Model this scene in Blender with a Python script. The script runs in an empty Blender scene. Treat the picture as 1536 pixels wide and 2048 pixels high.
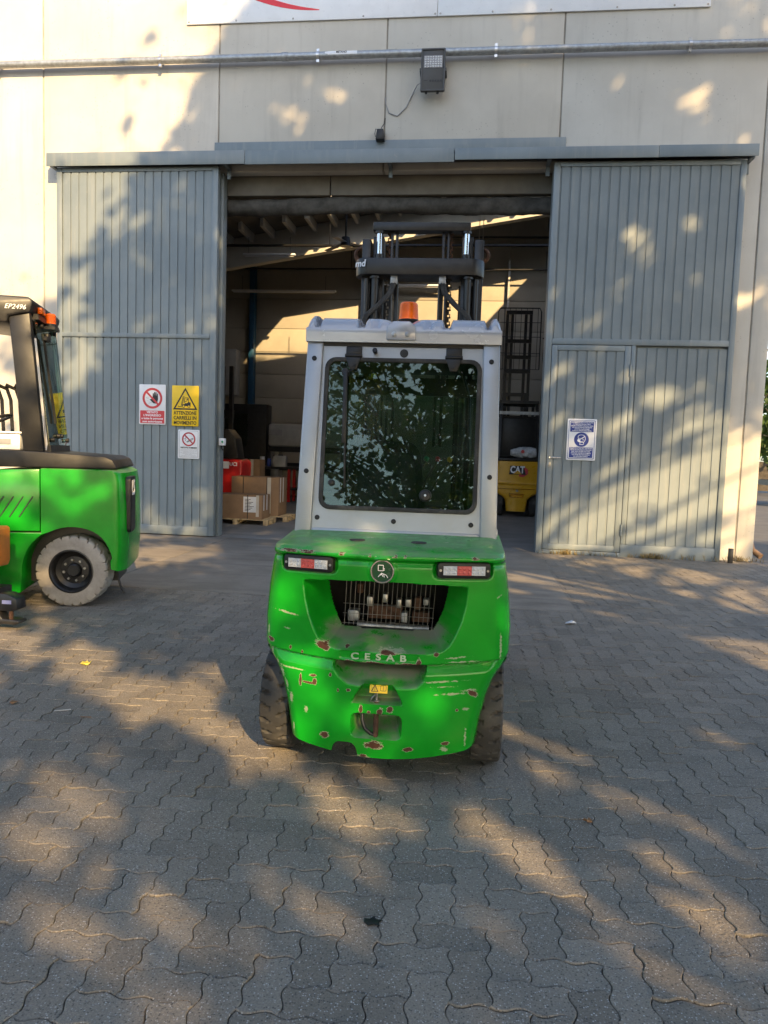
import bpy, bmesh, math, random
import numpy as np
from mathutils import Vector, Matrix

random.seed(7)
SC = bpy.context.scene
COL = SC.collection
R = math.radians

# ------------------------------------------------------------ camera, sky, sun, exposure
EYE = Vector((0, 0, 1.55))
yaw, pitch, roll = R(6.61), R(4.64), R(-1.893)
fw = Vector((-math.sin(yaw) * math.cos(pitch), math.cos(yaw) * math.cos(pitch), -math.sin(pitch)))
rt = Vector((math.cos(yaw), math.sin(yaw), 0))
dn = fw.cross(rt)
rt2 = rt * math.cos(roll) + dn * math.sin(roll)
dn2 = dn * math.cos(roll) - rt * math.sin(roll)
cam_data = bpy.data.cameras.new('camera')
cam_data.sensor_fit = 'VERTICAL'
cam_data.sensor_height = 36.0
cam_data.lens = 1480 / 2048 * 36.0
cam_data.clip_start = 0.05
cam_data.clip_end = 1500
cam = bpy.data.objects.new('camera', cam_data)
COL.objects.link(cam)
mw = Matrix((rt2, -dn2, -fw)).transposed().to_4x4()
mw.translation = EYE
cam.matrix_world = mw
SC.camera = cam

SUN_EL, SUN_AZ = R(27), R(153)          # azimuth clockwise from +Y: behind the camera, to its right
SUN = Vector((math.sin(SUN_AZ) * math.cos(SUN_EL), math.cos(SUN_AZ) * math.cos(SUN_EL), math.sin(SUN_EL)))
world = bpy.data.worlds.new('World')
SC.world = world
world.use_nodes = True
wn = world.node_tree
wn.nodes.clear()
wo = wn.nodes.new('ShaderNodeOutputWorld')
wb = wn.nodes.new('ShaderNodeBackground')
sky = wn.nodes.new('ShaderNodeTexSky')
sky.sky_type = 'NISHITA'
sky.sun_disc = False
sky.sun_elevation = SUN_EL
sky.sun_rotation = SUN_AZ
sky.air_density = 1.0
sky.dust_density = 1.2
sky.ozone_density = 0.9
wb.inputs['Strength'].default_value = 0.15
wn.links.new(sky.outputs[0], wb.inputs['Color'])
wn.links.new(wb.outputs[0], wo.inputs['Surface'])

sun_data = bpy.data.lights.new('sun', 'SUN')
sun_data.energy = 4.4
sun_data.angle = R(0.53)
sun_data.color = (1.0, 0.69, 0.33)
sun = bpy.data.objects.new('sun', sun_data)
COL.objects.link(sun)
sun.location = SUN * 60
sun.rotation_euler = SUN.to_track_quat('Z', 'Y').to_euler()

SC.view_settings.view_transform = 'Standard'
SC.view_settings.look = 'None'
SC.view_settings.gamma = 1.0
SC.view_settings.use_curve_mapping = False
SC.view_settings.exposure = 1.28
SC.render.engine = 'CYCLES'
SC.cycles.max_bounces = 8
SC.cycles.diffuse_bounces = 5
SC.cycles.transparent_max_bounces = 12
SC.cycles.caustics_reflective = False
SC.cycles.caustics_refractive = False
SC.cycles.sample_clamp_indirect = 6.0
SC.cycles.use_denoising = True

# ------------------------------------------------------------ helpers
class MB:
    """collects shapes; build() links them as one mesh object"""
    def __init__(s):
        s.v, s.f, s.m = [], [], []

    def add(s, vs, fs, mi=0):
        o = len(s.v)
        s.v += [tuple(v) for v in vs]
        s.f += [tuple(i + o for i in f) for f in fs]
        s.m += [mi] * len(fs)
        return s

    def box(s, x0, x1, y0, y1, z0, z1, mi=0):
        v = [(x0, y0, z0), (x1, y0, z0), (x1, y1, z0), (x0, y1, z0), (x0, y0, z1), (x1, y0, z1), (x1, y1, z1), (x0, y1, z1)]
        return s.add(v, [(0, 3, 2, 1), (4, 5, 6, 7), (0, 1, 5, 4), (1, 2, 6, 5), (2, 3, 7, 6), (3, 0, 4, 7)], mi)

    def bar(s, p, q, w, h, up=(0, 0, 1), mi=0):
        p, q, up = Vector(p), Vector(q), Vector(up)
        d = (q - p).normalized()
        a = d.cross(up)
        if a.length < 1e-4:
            a = d.cross(Vector((1, 0, 0)))
        a.normalize()
        b = a.cross(d)
        v = []
        for c in (p, q):
            for i, j in ((-1, -1), (1, -1), (1, 1), (-1, 1)):
                v.append(c + a * (i * w / 2) + b * (j * h / 2))
        return s.add(v, [(0, 3, 2, 1), (4, 5, 6, 7), (0, 1, 5, 4), (1, 2, 6, 5), (2, 3, 7, 6), (3, 0, 4, 7)], mi)

    def cyl(s, p, q, r, r2=None, n=16, mi=0):
        r2 = r if r2 is None else r2
        p, q = Vector(p), Vector(q)
        d = (q - p).normalized()
        a = d.orthogonal().normalized()
        b = d.cross(a)
        v = []
        for c, rr in ((p, r), (q, r2)):
            for i in range(n):
                t = 2 * math.pi * i / n
                v.append(c + (a * math.cos(t) + b * math.sin(t)) * rr)
        f = [(i, (i + 1) % n, n + (i + 1) % n, n + i) for i in range(n)]
        f += [tuple(range(n))[::-1], tuple(range(n, 2 * n))]
        return s.add(v, f, mi)

    def tube(s, path, r, n=8, mi=0, r_end=None):
        path = [Vector(p) for p in path]
        k = len(path)
        v = []
        a = None
        for i, p in enumerate(path):
            d = (path[min(i + 1, k - 1)] - path[max(i - 1, 0)]).normalized()
            if a is None:
                a = d.orthogonal().normalized()
            a = (a - d * a.dot(d)).normalized()
            b = d.cross(a)
            rr = r if r_end is None else r + (r_end - r) * i / (k - 1)
            for j in range(n):
                t = 2 * math.pi * j / n
                v.append(p + (a * math.cos(t) + b * math.sin(t)) * rr)
        f = []
        for i in range(k - 1):
            for j in range(n):
                f.append((i * n + j, i * n + (j + 1) % n, (i + 1) * n + (j + 1) % n, (i + 1) * n + j))
        f += [tuple(range(n))[::-1], tuple(range((k - 1) * n, k * n))]
        return s.add(v, f, mi)

    def lathe(s, prof, o, axis, n=32, mi=0, closed=False):
        o, ax = Vector(o), Vector(axis).normalized()
        a = ax.orthogonal().normalized()
        b = ax.cross(a)
        v = []
        for r, h in prof:
            for i in range(n):
                t = 2 * math.pi * i / n
                v.append(o + ax * h + (a * math.cos(t) + b * math.sin(t)) * r)
        f = []
        for j in range(len(prof) - 1):
            for i in range(n):
                f.append((j * n + i, j * n + (i + 1) % n, (j + 1) * n + (i + 1) % n, (j + 1) * n + i))
        if not closed:
            f += [tuple(range(n))[::-1], tuple(range((len(prof) - 1) * n, len(prof) * n))]
        return s.add(v, f, mi)

    def prism(s, pts, ax, a, b, mi=0):
        """polygon pts extruded along ax from a to b; the pts are the two other coordinates in xyz order"""
        def mk(p, t):
            if ax == 'x': return (t, p[0], p[1])
            if ax == 'y': return (p[0], t, p[1])
            return (p[0], p[1], t)
        n = len(pts)
        v = [mk(p, a) for p in pts] + [mk(p, b) for p in pts]
        f = [(i, (i + 1) % n, n + (i + 1) % n, n + i) for i in range(n)]
        f += [tuple(range(n))[::-1], tuple(range(n, 2 * n))]
        return s.add(v, f, mi)

    def frame(s, outer, inner, ax, a, b, mi=0):
        """ring between two outlines of equal point count, extruded"""
        def mk(p, t):
            if ax == 'x': return (t, p[0], p[1])
            if ax == 'y': return (p[0], t, p[1])
            return (p[0], p[1], t)
        n = len(outer)
        v = [mk(p, a) for p in outer] + [mk(p, a) for p in inner] + [mk(p, b) for p in outer] + [mk(p, b) for p in inner]
        f = []
        for i in range(n):
            j = (i + 1) % n
            f += [(i, j, n + j, n + i), (2 * n + i, 3 * n + i, 3 * n + j, 2 * n + j),
                  (i, 2 * n + i, 2 * n + j, j), (n + i, n + j, 3 * n + j, 3 * n + i)]
        return s.add(v, f, mi)

    def xform(s, M):
        s.v = [tuple(M @ Vector(v)) for v in s.v]
        return s

    def mesh(s, name, smooth=None, bevel=0, seg=2):
        me = bpy.data.meshes.new(name)
        me.from_pydata(s.v, [], s.f)
        if any(s.m):
            me.polygons.foreach_set('material_index', s.m)
        bm = bmesh.new()
        bm.from_mesh(me)
        bmesh.ops.recalc_face_normals(bm, faces=bm.faces)
        if bevel:
            ed = [e for e in bm.edges if len(e.link_faces) == 2 and e.calc_face_angle(0) > 0.5]
            if ed:
                bmesh.ops.bevel(bm, geom=ed, offset=bevel, segments=seg, profile=0.5, affect='EDGES', clamp_overlap=True)
        bm.to_mesh(me)
        bm.free()
        if smooth is not None:
            me.polygons.foreach_set('use_smooth', [True] * len(me.polygons))
            me.set_sharp_from_angle(angle=R(smooth))
        return me

    def build(s, name, mats, parent=None, smooth=None, bevel=0, seg=2):
        me = s.mesh(name, smooth if smooth is not None else (40 if bevel else None), bevel, seg)
        return link(name, me, mats, parent)


def link(name, me, mats=None, parent=None):
    if mats is not None and not len(me.materials):
        for m in (mats if isinstance(mats, (list, tuple)) else [mats]):
            me.materials.append(m)
    o = bpy.data.objects.new(name, me)
    COL.objects.link(o)
    if parent:
        o.parent = parent
    return o


def tag(o, label=None, cat=None, group=None, kind=None):
    if label: o['label'] = label
    if cat: o['category'] = cat
    if group: o['group'] = group
    if kind: o['kind'] = kind
    return o


def thing(name, label, cat, loc=(0, 0, 0), rotz=0, group=None):
    o = bpy.data.objects.new(name, None)
    o.empty_display_size = 0.1
    COL.objects.link(o)
    o.location = loc
    o.rotation_euler = (0, 0, rotz)
    return tag(o, label, cat, group)


def copy_tree(o, parent=None):
    c = o.copy()
    COL.objects.link(c)
    c.parent = parent
    for ch in o.children:
        copy_tree(ch, c)
    return c


def rrect(x0, x1, z0, z1, r, n=5):
    pts = []
    for cx, cz, a0 in ((x1 - r, z0 + r, -90), (x1 - r, z1 - r, 0), (x0 + r, z1 - r, 90), (x0 + r, z0 + r, 180)):
        for i in range(n + 1):
            t = R(a0 + 90 * i / n)
            pts.append((cx + r * math.cos(t), cz + r * math.sin(t)))
    return pts


def circle(cx, cz, r, n=32):
    return [(cx + r * math.cos(2 * math.pi * i / n), cz + r * math.sin(2 * math.pi * i / n)) for i in range(n)]


def text_mesh(body, size, align='CENTER', bold=0.0, extrude=0.001, width=None, shear=0.0, space=1.0, lead=1.0):
    """flat lettering standing in the xz plane, read from -y"""
    cu = bpy.data.curves.new('lettering', 'FONT')
    cu.body = body
    cu.size = size
    cu.align_x = align
    cu.align_y = 'CENTER'
    cu.extrude = extrude
    cu.offset = bold
    cu.shear = shear
    cu.space_character = space
    cu.space_line = lead
    cu.resolution_u = 3
    ob = bpy.data.objects.new('tmp', cu)
    COL.objects.link(ob)
    me = bpy.data.meshes.new_from_object(ob)
    bpy.data.objects.remove(ob)
    bpy.data.curves.remove(cu)
    co = np.zeros(len(me.vertices) * 3)
    me.vertices.foreach_get('co', co)
    co = co.reshape(-1, 3)
    if width and len(co):
        w = co[:, 0].max() - co[:, 0].min()
        co[:, 0] *= width / w
    co = np.stack([co[:, 0], -co[:, 2], co[:, 1]], 1)
    me.vertices.foreach_set('co', co.ravel())
    me.materials.clear()
    return me


def text(name, body, size, pos, m, parent, rot=None, **k):
    me = text_mesh(body, size, **k)
    M = Matrix.Translation(pos) @ (rot or Matrix())
    me.transform(M)
    return link(name, me, m, parent)


# ------------------------------------------------------------ materials
def new_mat(name):
    m = bpy.data.materials.new(name)
    m.use_nodes = True
    nt = m.node_tree
    return m, nt, nt.nodes['Principled BSDF']


def N(nt, kind, **k):
    n = nt.nodes.new(kind)
    for a, b in k.items():
        if a.startswith('i_'):
            key = a[2:]
            key = int(key) if key.isdigit() else key.replace('_', ' ')
            n.inputs[key].default_value = b
        else:
            setattr(n, a, b)
    return n


def mixc(nt, fac, a, b, blend='MIX'):
    n = nt.nodes.new('ShaderNodeMix')
    n.data_type = 'RGBA'
    n.blend_type = blend
    for idx, val in ((0, fac), (6, a), (7, b)):
        if hasattr(val, 'links') or hasattr(val, 'is_output'):
            nt.links.new(val, n.inputs[idx])
        elif idx == 0:
            n.inputs[0].default_value = val
        else:
            n.inputs[idx].default_value = (*val, 1) if len(val) == 3 else val
    return n.outputs[2]


def ramp(nt, src, a, b):
    n = nt.nodes.new('ShaderNodeMapRange')
    n.interpolation_type = 'SMOOTHSTEP'
    n.inputs['From Min'].default_value = a
    n.inputs['From Max'].default_value = b
    nt.links.new(src, n.inputs['Value'])
    return n.outputs[0]


def math_n(nt, op, a, b=None):
    n = nt.nodes.new('ShaderNodeMath')
    n.operation = op
    for i, v in enumerate((a, b)):
        if v is None: continue
        if hasattr(v, 'is_output'): nt.links.new(v, n.inputs[i])
        else: n.inputs[i].default_value = v
    return n.outputs[0]


def coords(nt, kind='Object', scale=(1, 1, 1)):
    if kind == 'World':
        src = nt.nodes.new('ShaderNodeNewGeometry').outputs['Position']
    else:
        src = nt.nodes.new('ShaderNodeTexCoord').outputs[kind]
    mp = nt.nodes.new('ShaderNodeMapping')
    mp.inputs['Scale'].default_value = scale
    nt.links.new(src, mp.inputs['Vector'])
    return mp.outputs[0]


def noise_t(nt, vec, scale, detail=4, rough=0.55):
    n = nt.nodes.new('ShaderNodeTexNoise')
    n.inputs['Scale'].default_value = scale
    n.inputs['Detail'].default_value = detail
    n.inputs['Roughness'].default_value = rough
    nt.links.new(vec, n.inputs['Vector'])
    return n.outputs['Fac']


def bump(nt, bsdf, h, strength=0.3, dist=0.005):
    b = nt.nodes.new('ShaderNodeBump')
    b.inputs['Strength'].default_value = strength
    b.inputs['Distance'].default_value = dist
    nt.links.new(h, b.inputs['Height'])
    nt.links.new(b.outputs[0], bsdf.inputs['Normal'])


def mat(name, col, rough=0.6, metal=0.0, var=0.25, vs=4.0, bmp=0.0, bs=120.0, dist=0.002, dirt=None, dirt_amt=0.5, dirt_s=3.0, spec=0.5, coat=0.0):
    m, nt, b = new_mat(name)
    vec = coords(nt, 'Object')
    n1 = noise_t(nt, vec, vs, 6, 0.6)
    lo = tuple(c * (1 - var) for c in col)
    hi = tuple(min(1, c * (1 + var)) for c in col)
    c = mixc(nt, ramp(nt, n1, 0.3, 0.7), lo, hi)
    if dirt:
        n2 = noise_t(nt, vec, dirt_s, 8, 0.7)
        c = mixc(nt, math_n(nt, 'MULTIPLY', ramp(nt, n2, 0.45, 0.75), dirt_amt), c, dirt)
    nt.links.new(c, b.inputs['Base Color'])
    b.inputs['Metallic'].default_value = metal
    b.inputs['Specular IOR Level'].default_value = spec
    b.inputs['Coat Weight'].default_value = coat
    n3 = noise_t(nt, vec, vs * 3, 4)
    mr = N(nt, 'ShaderNodeMapRange')
    mr.inputs['To Min'].default_value = max(0.02, rough - 0.1)
    mr.inputs['To Max'].default_value = min(1, rough + 0.1)
    nt.links.new(n3, mr.inputs['Value'])
    nt.links.new(mr.outputs[0], b.inputs['Roughness'])
    if bmp:
        bump(nt, b, noise_t(nt, vec, bs, 3), bmp, dist)
    return m


M = {}
M['black'] = mat('black_plastic', (0.014, 0.014, 0.015), 0.42, var=0.3, vs=8, bmp=0.1, bs=300, dirt=(0.035, 0.033, 0.03), dirt_amt=0.3, spec=0.35)
M['black_metal'] = mat('black_paint', (0.012, 0.012, 0.013), 0.38, var=0.3, vs=6, dirt=(0.07, 0.06, 0.05), dirt_amt=0.35, dirt_s=6)
M['rubber'] = mat('rubber', (0.030, 0.029, 0.028), 0.8, var=0.3, vs=9, bmp=0.25, bs=160, dirt=(0.13, 0.115, 0.095), dirt_amt=0.7, dirt_s=5)
M['silver'] = mat('silver_paint', (0.36, 0.385, 0.42), 0.36, metal=0.3, var=0.06, vs=3, bmp=0.04, bs=400, dirt=(0.33, 0.31, 0.28), dirt_amt=0.35, dirt_s=5)
M['chrome'] = mat('chrome', (0.80, 0.80, 0.80), 0.12, metal=1.0, var=0.05)
M['steel'] = mat('bare_steel', (0.38, 0.37, 0.35), 0.4, metal=0.9, var=0.3, vs=20)
M['galv'] = mat('galvanised_steel', (0.36, 0.38, 0.40), 0.45, metal=0.55, var=0.2, vs=14, dirt=(0.2, 0.17, 0.13), dirt_amt=0.3, dirt_s=8)
M['rust'] = mat('rusty_steel', (0.10, 0.05, 0.03), 0.8, metal=0.3, var=0.5, vs=30, bmp=0.4, bs=120)
M['white'] = mat('white_enamel', (0.74, 0.75, 0.77), 0.4, var=0.04, dirt=(0.5, 0.48, 0.44), dirt_amt=0.3)
M['red_print'] = mat('red_print', (0.56, 0.045, 0.05), 0.45, var=0.12)
M['darkred_print'] = mat('dark_red_print', (0.40, 0.02, 0.035), 0.45, var=0.12)
M['red_gloss'] = mat('red_gloss_print', (0.70, 0.02, 0.03), 0.35, var=0.05)
M['yellow_print'] = mat('yellow_print', (0.80, 0.53, 0.015), 0.42, var=0.06)
M['blue_print'] = mat('blue_print', (0.012, 0.035, 0.22), 0.42, var=0.1)
M['black_print'] = mat('black_print', (0.012, 0.012, 0.013), 0.5, var=0.1)
M['grey_print'] = mat('grey_print', (0.30, 0.30, 0.31), 0.5, var=0.1)
M['white_print'] = mat('white_print', (0.80, 0.80, 0.82), 0.5, var=0.03)
M['cardboard'] = mat('cardboard', (0.27, 0.165, 0.09), 0.85, var=0.12, vs=3, bmp=0.1, bs=80)
M['tape'] = mat('packing_tape', (0.55, 0.50, 0.42), 0.35, var=0.1)
M['wood'] = mat('pallet_wood', (0.48, 0.35, 0.19), 0.8, var=0.3, vs=12, bmp=0.2)
M['blue_col'] = mat('blue_column_paint', (0.012, 0.075, 0.16), 0.5, var=0.15)
M['red_mach'] = mat('red_machine_paint', (0.42, 0.012, 0.012), 0.35, var=0.15)
M['cat_yellow'] = mat('yellow_machine_paint', (0.62, 0.33, 0.02), 0.3, var=0.08)
M['orange_paint'] = mat('orange_machine_paint', (0.62, 0.19, 0.03), 0.4, var=0.15, dirt=(0.25, 0.12, 0.06), dirt_amt=0.4)
M['concrete_in'] = mat('inner_concrete', (0.40, 0.365, 0.30), 0.85, var=0.10, vs=0.8, bmp=0.1, bs=60, dirt=(0.32, 0.29, 0.24), dirt_amt=0.4, dirt_s=0.6)
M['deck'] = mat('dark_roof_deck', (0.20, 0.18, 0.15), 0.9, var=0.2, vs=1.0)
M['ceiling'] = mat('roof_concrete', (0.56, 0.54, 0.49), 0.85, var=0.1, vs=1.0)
M['bench'] = mat('pale_machine_plastic', (0.38, 0.38, 0.37), 0.5, var=0.1)
M['knob_g'] = mat('green_knob', (0.01, 0.22, 0.09), 0.3)
M['knob_r'] = mat('red_knob', (0.5, 0.02, 0.02), 0.3)
M['knob_y'] = mat('yellow_knob', (0.7, 0.4, 0.02), 0.3)
M['fabric'] = mat('dark_fabric', (0.055, 0.055, 0.058), 0.85, var=0.3, vs=20, bmp=0.3, bs=300)


def lens_mat(name, col, trans=0.6, rough=0.15):
    m, nt, b = new_mat(name)
    b.inputs['Base Color'].default_value = (*col, 1)
    b.inputs['Roughness'].default_value = rough
    b.inputs['Transmission Weight'].default_value = trans
    b.inputs['IOR'].default_value = 1.45
    return m

M['amber'] = lens_mat('amber_lens', (1.0, 0.17, 0.01), 0.2)
M['red_lens'] = lens_mat('red_lens', (0.85, 0.16, 0.14), 0.25)
M['clear_lens'] = lens_mat('clear_lens', (0.80, 0.80, 0.80), 0.25)
M['plastic_wrap'] = lens_mat('clear_plastic_wrap', (0.8, 0.82, 0.84), 0.5, 0.2)


def glass_mat(name, tint, boost=1.0):
    m = bpy.data.materials.new(name)
    m.use_nodes = True
    nt = m.node_tree
    nt.nodes.clear()
    out = nt.nodes.new('ShaderNodeOutputMaterial')
    tr = N(nt, 'ShaderNodeBsdfTransparent')
    tr.inputs[0].default_value = (*tint, 1)
    gl = N(nt, 'ShaderNodeBsdfGlossy')
    gl.inputs['Roughness'].default_value = 0.01
    gl.inputs['Color'].default_value = (0.80, 0.93, 0.86, 1)
    fr = N(nt, 'ShaderNodeFresnel')
    fr.inputs['IOR'].default_value = 1.52
    # both faces of the pane reflect; dust speckles scatter a little
    f2 = math_n(nt, 'MULTIPLY', fr.outputs[0], 1.15 * boost)
    mx = N(nt, 'ShaderNodeMixShader')
    nt.links.new(f2, mx.inputs[0])
    nt.links.new(tr.outputs[0], mx.inputs[1])
    nt.links.new(gl.outputs[0], mx.inputs[2])
    df = N(nt, 'ShaderNodeBsdfDiffuse')
    df.inputs[0].default_value = (0.45, 0.43, 0.40, 1)
    vec = coords(nt, 'Object')
    d = noise_t(nt, vec, 90, 3)
    d2 = noise_t(nt, vec, 4, 5)
    fac = math_n(nt, 'ADD', math_n(nt, 'MULTIPLY', ramp(nt, d, 0.66, 0.74), 0.35), math_n(nt, 'MULTIPLY', ramp(nt, d2, 0.4, 0.8), 0.05))
    mx2 = N(nt, 'ShaderNodeMixShader')
    nt.links.new(fac, mx2.inputs[0])
    nt.links.new(mx.outputs[0], mx2.inputs[1])
    nt.links.new(df.outputs[0], mx2.inputs[2])
    nt.links.new(mx2.outputs[0], out.inputs['Surface'])
    return m

M['glass'] = glass_mat('tinted_glass', (0.50, 0.64, 0.56))
M['glass_clear'] = glass_mat('clear_glass', (0.72, 0.78, 0.74))


def wall_mat():
    m, nt, b = new_mat('precast_concrete_wall')
    vec = coords(nt, 'World')
    c = mixc(nt, ramp(nt, noise_t(nt, vec, 0.9, 6, 0.6), 0.3, 0.7), (0.495, 0.465, 0.41), (0.565, 0.535, 0.475))
    # faint vertical rain streaks and grey blotches
    vs = coords(nt, 'World', (3.0, 3.0, 0.25))
    st = ramp(nt, noise_t(nt, vs, 2.0, 6, 0.6), 0.5, 0.75)
    c = mixc(nt, math_n(nt, 'MULTIPLY', st, 0.40), c, (0.36, 0.335, 0.295))
    # air-bubble pits of cast concrete
    vo = N(nt, 'ShaderNodeTexVoronoi')
    vo.inputs['Scale'].default_value = 16
    nt.links.new(vec, vo.inputs['Vector'])
    pit = math_n(nt, 'MULTIPLY', math_n(nt, 'LESS_THAN', vo.outputs['Distance'], 0.16), ramp(nt, noise_t(nt, vec, 1.3, 4), 0.48, 0.62))
    c = mixc(nt, math_n(nt, 'MULTIPLY', pit, 0.6), c, (0.30, 0.28, 0.25))
    nt.links.new(c, b.inputs['Base Color'])
    b.inputs['Roughness'].default_value = 0.85
    h = math_n(nt, 'ADD', noise_t(nt, vec, 45, 4), math_n(nt, 'MULTIPLY', pit, -1.5))
    bump(nt, b, h, 0.18, 0.004)
    return m

M['wall'] = wall_mat()


def door_mat():
    m, nt, b = new_mat('blue_grey_door_paint')
    vec = coords(nt, 'World')
    c = mixc(nt, ramp(nt, noise_t(nt, vec, 1.1, 6, 0.6), 0.3, 0.7), (0.155, 0.188, 0.206), (0.202, 0.235, 0.248))
    vs = coords(nt, 'World', (5.0, 5.0, 0.35))
    c = mixc(nt, math_n(nt, 'MULTIPLY', ramp(nt, noise_t(nt, vs, 2.5, 7, 0.65), 0.48, 0.75), 0.5), c, (0.27, 0.28, 0.26))
    # grey-beige scuffs, more of them low down is left to chance
    sc = coords(nt, 'World', (2.0, 2.0, 1.0))
    s2 = math_n(nt, 'MULTIPLY', ramp(nt, noise_t(nt, sc, 7, 8, 0.75), 0.60, 0.72), 0.5)
    c = mixc(nt, s2, c, (0.34, 0.32, 0.27))
    rust = ramp(nt, noise_t(nt, vec, 11, 8, 0.72), 0.705, 0.72)
    c = mixc(nt, rust, c, (0.10, 0.045, 0.022))
    nt.links.new(c, b.inputs['Base Color'])
    b.inputs['Roughness'].default_value = 0.48
    b.inputs['Metallic'].default_value = 0.1
    bump(nt, b, noise_t(nt, vec, 9, 4), 0.12, 0.01)
    return m

M['door'] = door_mat()


def paver_mat():
    m, nt, b = new_mat('speckled_concrete_paver')
    vec = coords(nt, 'World')
    at = N(nt, 'ShaderNodeAttribute', attribute_name='tone')
    base = mixc(nt, at.outputs['Fac'], (0.140, 0.121, 0.096), (0.196, 0.171, 0.138))
    base = mixc(nt, math_n(nt, 'MULTIPLY', ramp(nt, noise_t(nt, vec, 1.6, 6, 0.65), 0.45, 0.72), 0.55), base, (0.215, 0.182, 0.138))
    base = mixc(nt, math_n(nt, 'MULTIPLY', ramp(nt, noise_t(nt, vec, 0.7, 5, 0.6), 0.52, 0.75), 0.55), base, (0.065, 0.062, 0.056))
    trk = coords(nt, 'World', (3.2, 0.22, 1))
    base = mixc(nt, math_n(nt, 'MULTIPLY', ramp(nt, noise_t(nt, trk, 1.0, 5, 0.6), 0.52, 0.72), 0.35), base, (0.055, 0.052, 0.047))
    fine = noise_t(nt, vec, 160, 3, 0.7)
    base = mixc(nt, ramp(nt, fine, 0.35, 0.65), base, mixc(nt, 1.0, base, (1.45, 1.42, 1.38), 'MULTIPLY'))
    vo = N(nt, 'ShaderNodeTexVoronoi')
    vo.inputs['Scale'].default_value = 165
    nt.links.new(vec, vo.inputs['Vector'])
    sep = N(nt, 'ShaderNodeSeparateColor')
    nt.links.new(vo.outputs['Color'], sep.inputs[0])
    chip = math_n(nt, 'MULTIPLY', math_n(nt, 'GREATER_THAN', sep.outputs[0], 0.81), math_n(nt, 'LESS_THAN', vo.outputs['Distance'], 0.42))
    c = mixc(nt, math_n(nt, 'MULTIPLY', chip, 0.85), base, mixc(nt, sep.outputs[1], (0.22, 0.20, 0.18), (0.50, 0.48, 0.45)))
    dark = math_n(nt, 'MULTIPLY', math_n(nt, 'LESS_THAN', sep.outputs[0], 0.14), math_n(nt, 'LESS_THAN', vo.outputs['Distance'], 0.5))
    c = mixc(nt, math_n(nt, 'MULTIPLY', dark, 0.6), c, (0.03, 0.03, 0.032))
    nt.links.new(c, b.inputs['Base Color'])
    b.inputs['Roughness'].default_value = 0.72
    b.inputs['Specular IOR Level'].default_value = 0.4
    h = math_n(nt, 'ADD', noise_t(nt, vec, 90, 4, 0.7), math_n(nt, 'MULTIPLY', noise_t(nt, vec, 14, 3), 1.2))
    bump(nt, b, h, 0.7, 0.007)
    return m

M['paver'] = paver_mat()
M['sand'] = mat('joint_sand', (0.085, 0.072, 0.055), 0.95, var=0.5, vs=18, bmp=0.6, bs=200, dist=0.004)


def slab_mat(name, a, b_, oil=0.5):
    m, nt, b = new_mat(name)
    vec = coords(nt, 'World')
    c = mixc(nt, ramp(nt, noise_t(nt, vec, 1.2, 7, 0.65), 0.3, 0.7), a, b_)
    vs = coords(nt, 'World', (0.35, 2.2, 1))
    c = mixc(nt, math_n(nt, 'MULTIPLY', ramp(nt, noise_t(nt, vs, 2.5, 6, 0.65), 0.48, 0.72), oil), c, tuple(x * 0.5 for x in a))
    c = mixc(nt, ramp(nt, noise_t(nt, vec, 120, 3, 0.7), 0.3, 0.8), c, mixc(nt, 1.0, c, (1.35, 1.33, 1.3), 'MULTIPLY'))
    nt.links.new(c, b.inputs['Base Color'])
    b.inputs['Roughness'].default_value = 0.8
    bump(nt, b, noise_t(nt, vec, 70, 5, 0.7), 0.3, 0.004)
    return m

M['slab'] = slab_mat('worn_concrete_slab', (0.145, 0.125, 0.10), (0.215, 0.19, 0.158))
M['floor'] = slab_mat('hall_floor', (0.15, 0.145, 0.135), (0.21, 0.20, 0.185))
M['asphalt'] = slab_mat('yard_asphalt', (0.075, 0.072, 0.068), (0.11, 0.105, 0.097))
# ------------------------------------------------------------ ground
g = MB()
g.add([(-220, -220, -0.06), (220, -220, -0.06), (220, 220, -0.06), (-220, 220, -0.06)], [(0, 1, 2, 3)])
tag(g.build('ground', M['asphalt']), 'grey asphalt yard surrounding the warehouse', None, None, 'structure')

PW = 0.117
AMP = 0.0092
APR_X, APR_Y = 1.12, 7.55      # concrete apron: right edge and front edge


def paver_outline(w, h, n, gap, sh, sv):
    """wavy-edged block covering w x h grid cells, corner at 0,0"""
    pts = []
    for side, cnt in (('b', w), ('r', h), ('t', w), ('l', h)):
        for i in range(cnt * n):
            s = i / n * PW
            if side == 'b': p = (s, -AMP * math.sin(2 * math.pi * s / PW) + gap)
            elif side == 'r': p = (w * PW + AMP * math.sin(2 * math.pi * s / PW) - gap, s)
            elif side == 't': p = (w * PW - s, h * PW + -AMP * math.sin(2 * math.pi * (w * PW - s) / PW) - gap)
            else: p = (AMP * math.sin(2 * math.pi * (h * PW - s) / PW) + gap, h * PW - s)
            pts.append(p)
    return pts


def paver_geo(w, h, n, sh, sv):
    out = []
    for gap, z in ((0.0014, -0.016), (0.0014, -0.0026), (0.0040, 0.0)):
        out.append([(x, y, z) for x, y in paver_outline(w, h, n, gap, sh, sv)])
    k = len(out[0])
    cx, cy = w * PW / 2, h * PW / 2
    v = [(x - cx, y - cy, z) for ring in out for x, y, z in ring]
    f = []
    for r in range(2):
        for i in range(k):
            j = (i + 1) % k
            f.append((r * k + i, r * k + j, (r + 1) * k + j, (r + 1) * k + i))
    f.append(tuple(range(2 * k, 3 * k)))
    return v, f


def set_tone(me, vals):
    a = me.attributes.new('tone', 'FLOAT', 'POINT')
    a.data.foreach_set('value', vals)


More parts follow.
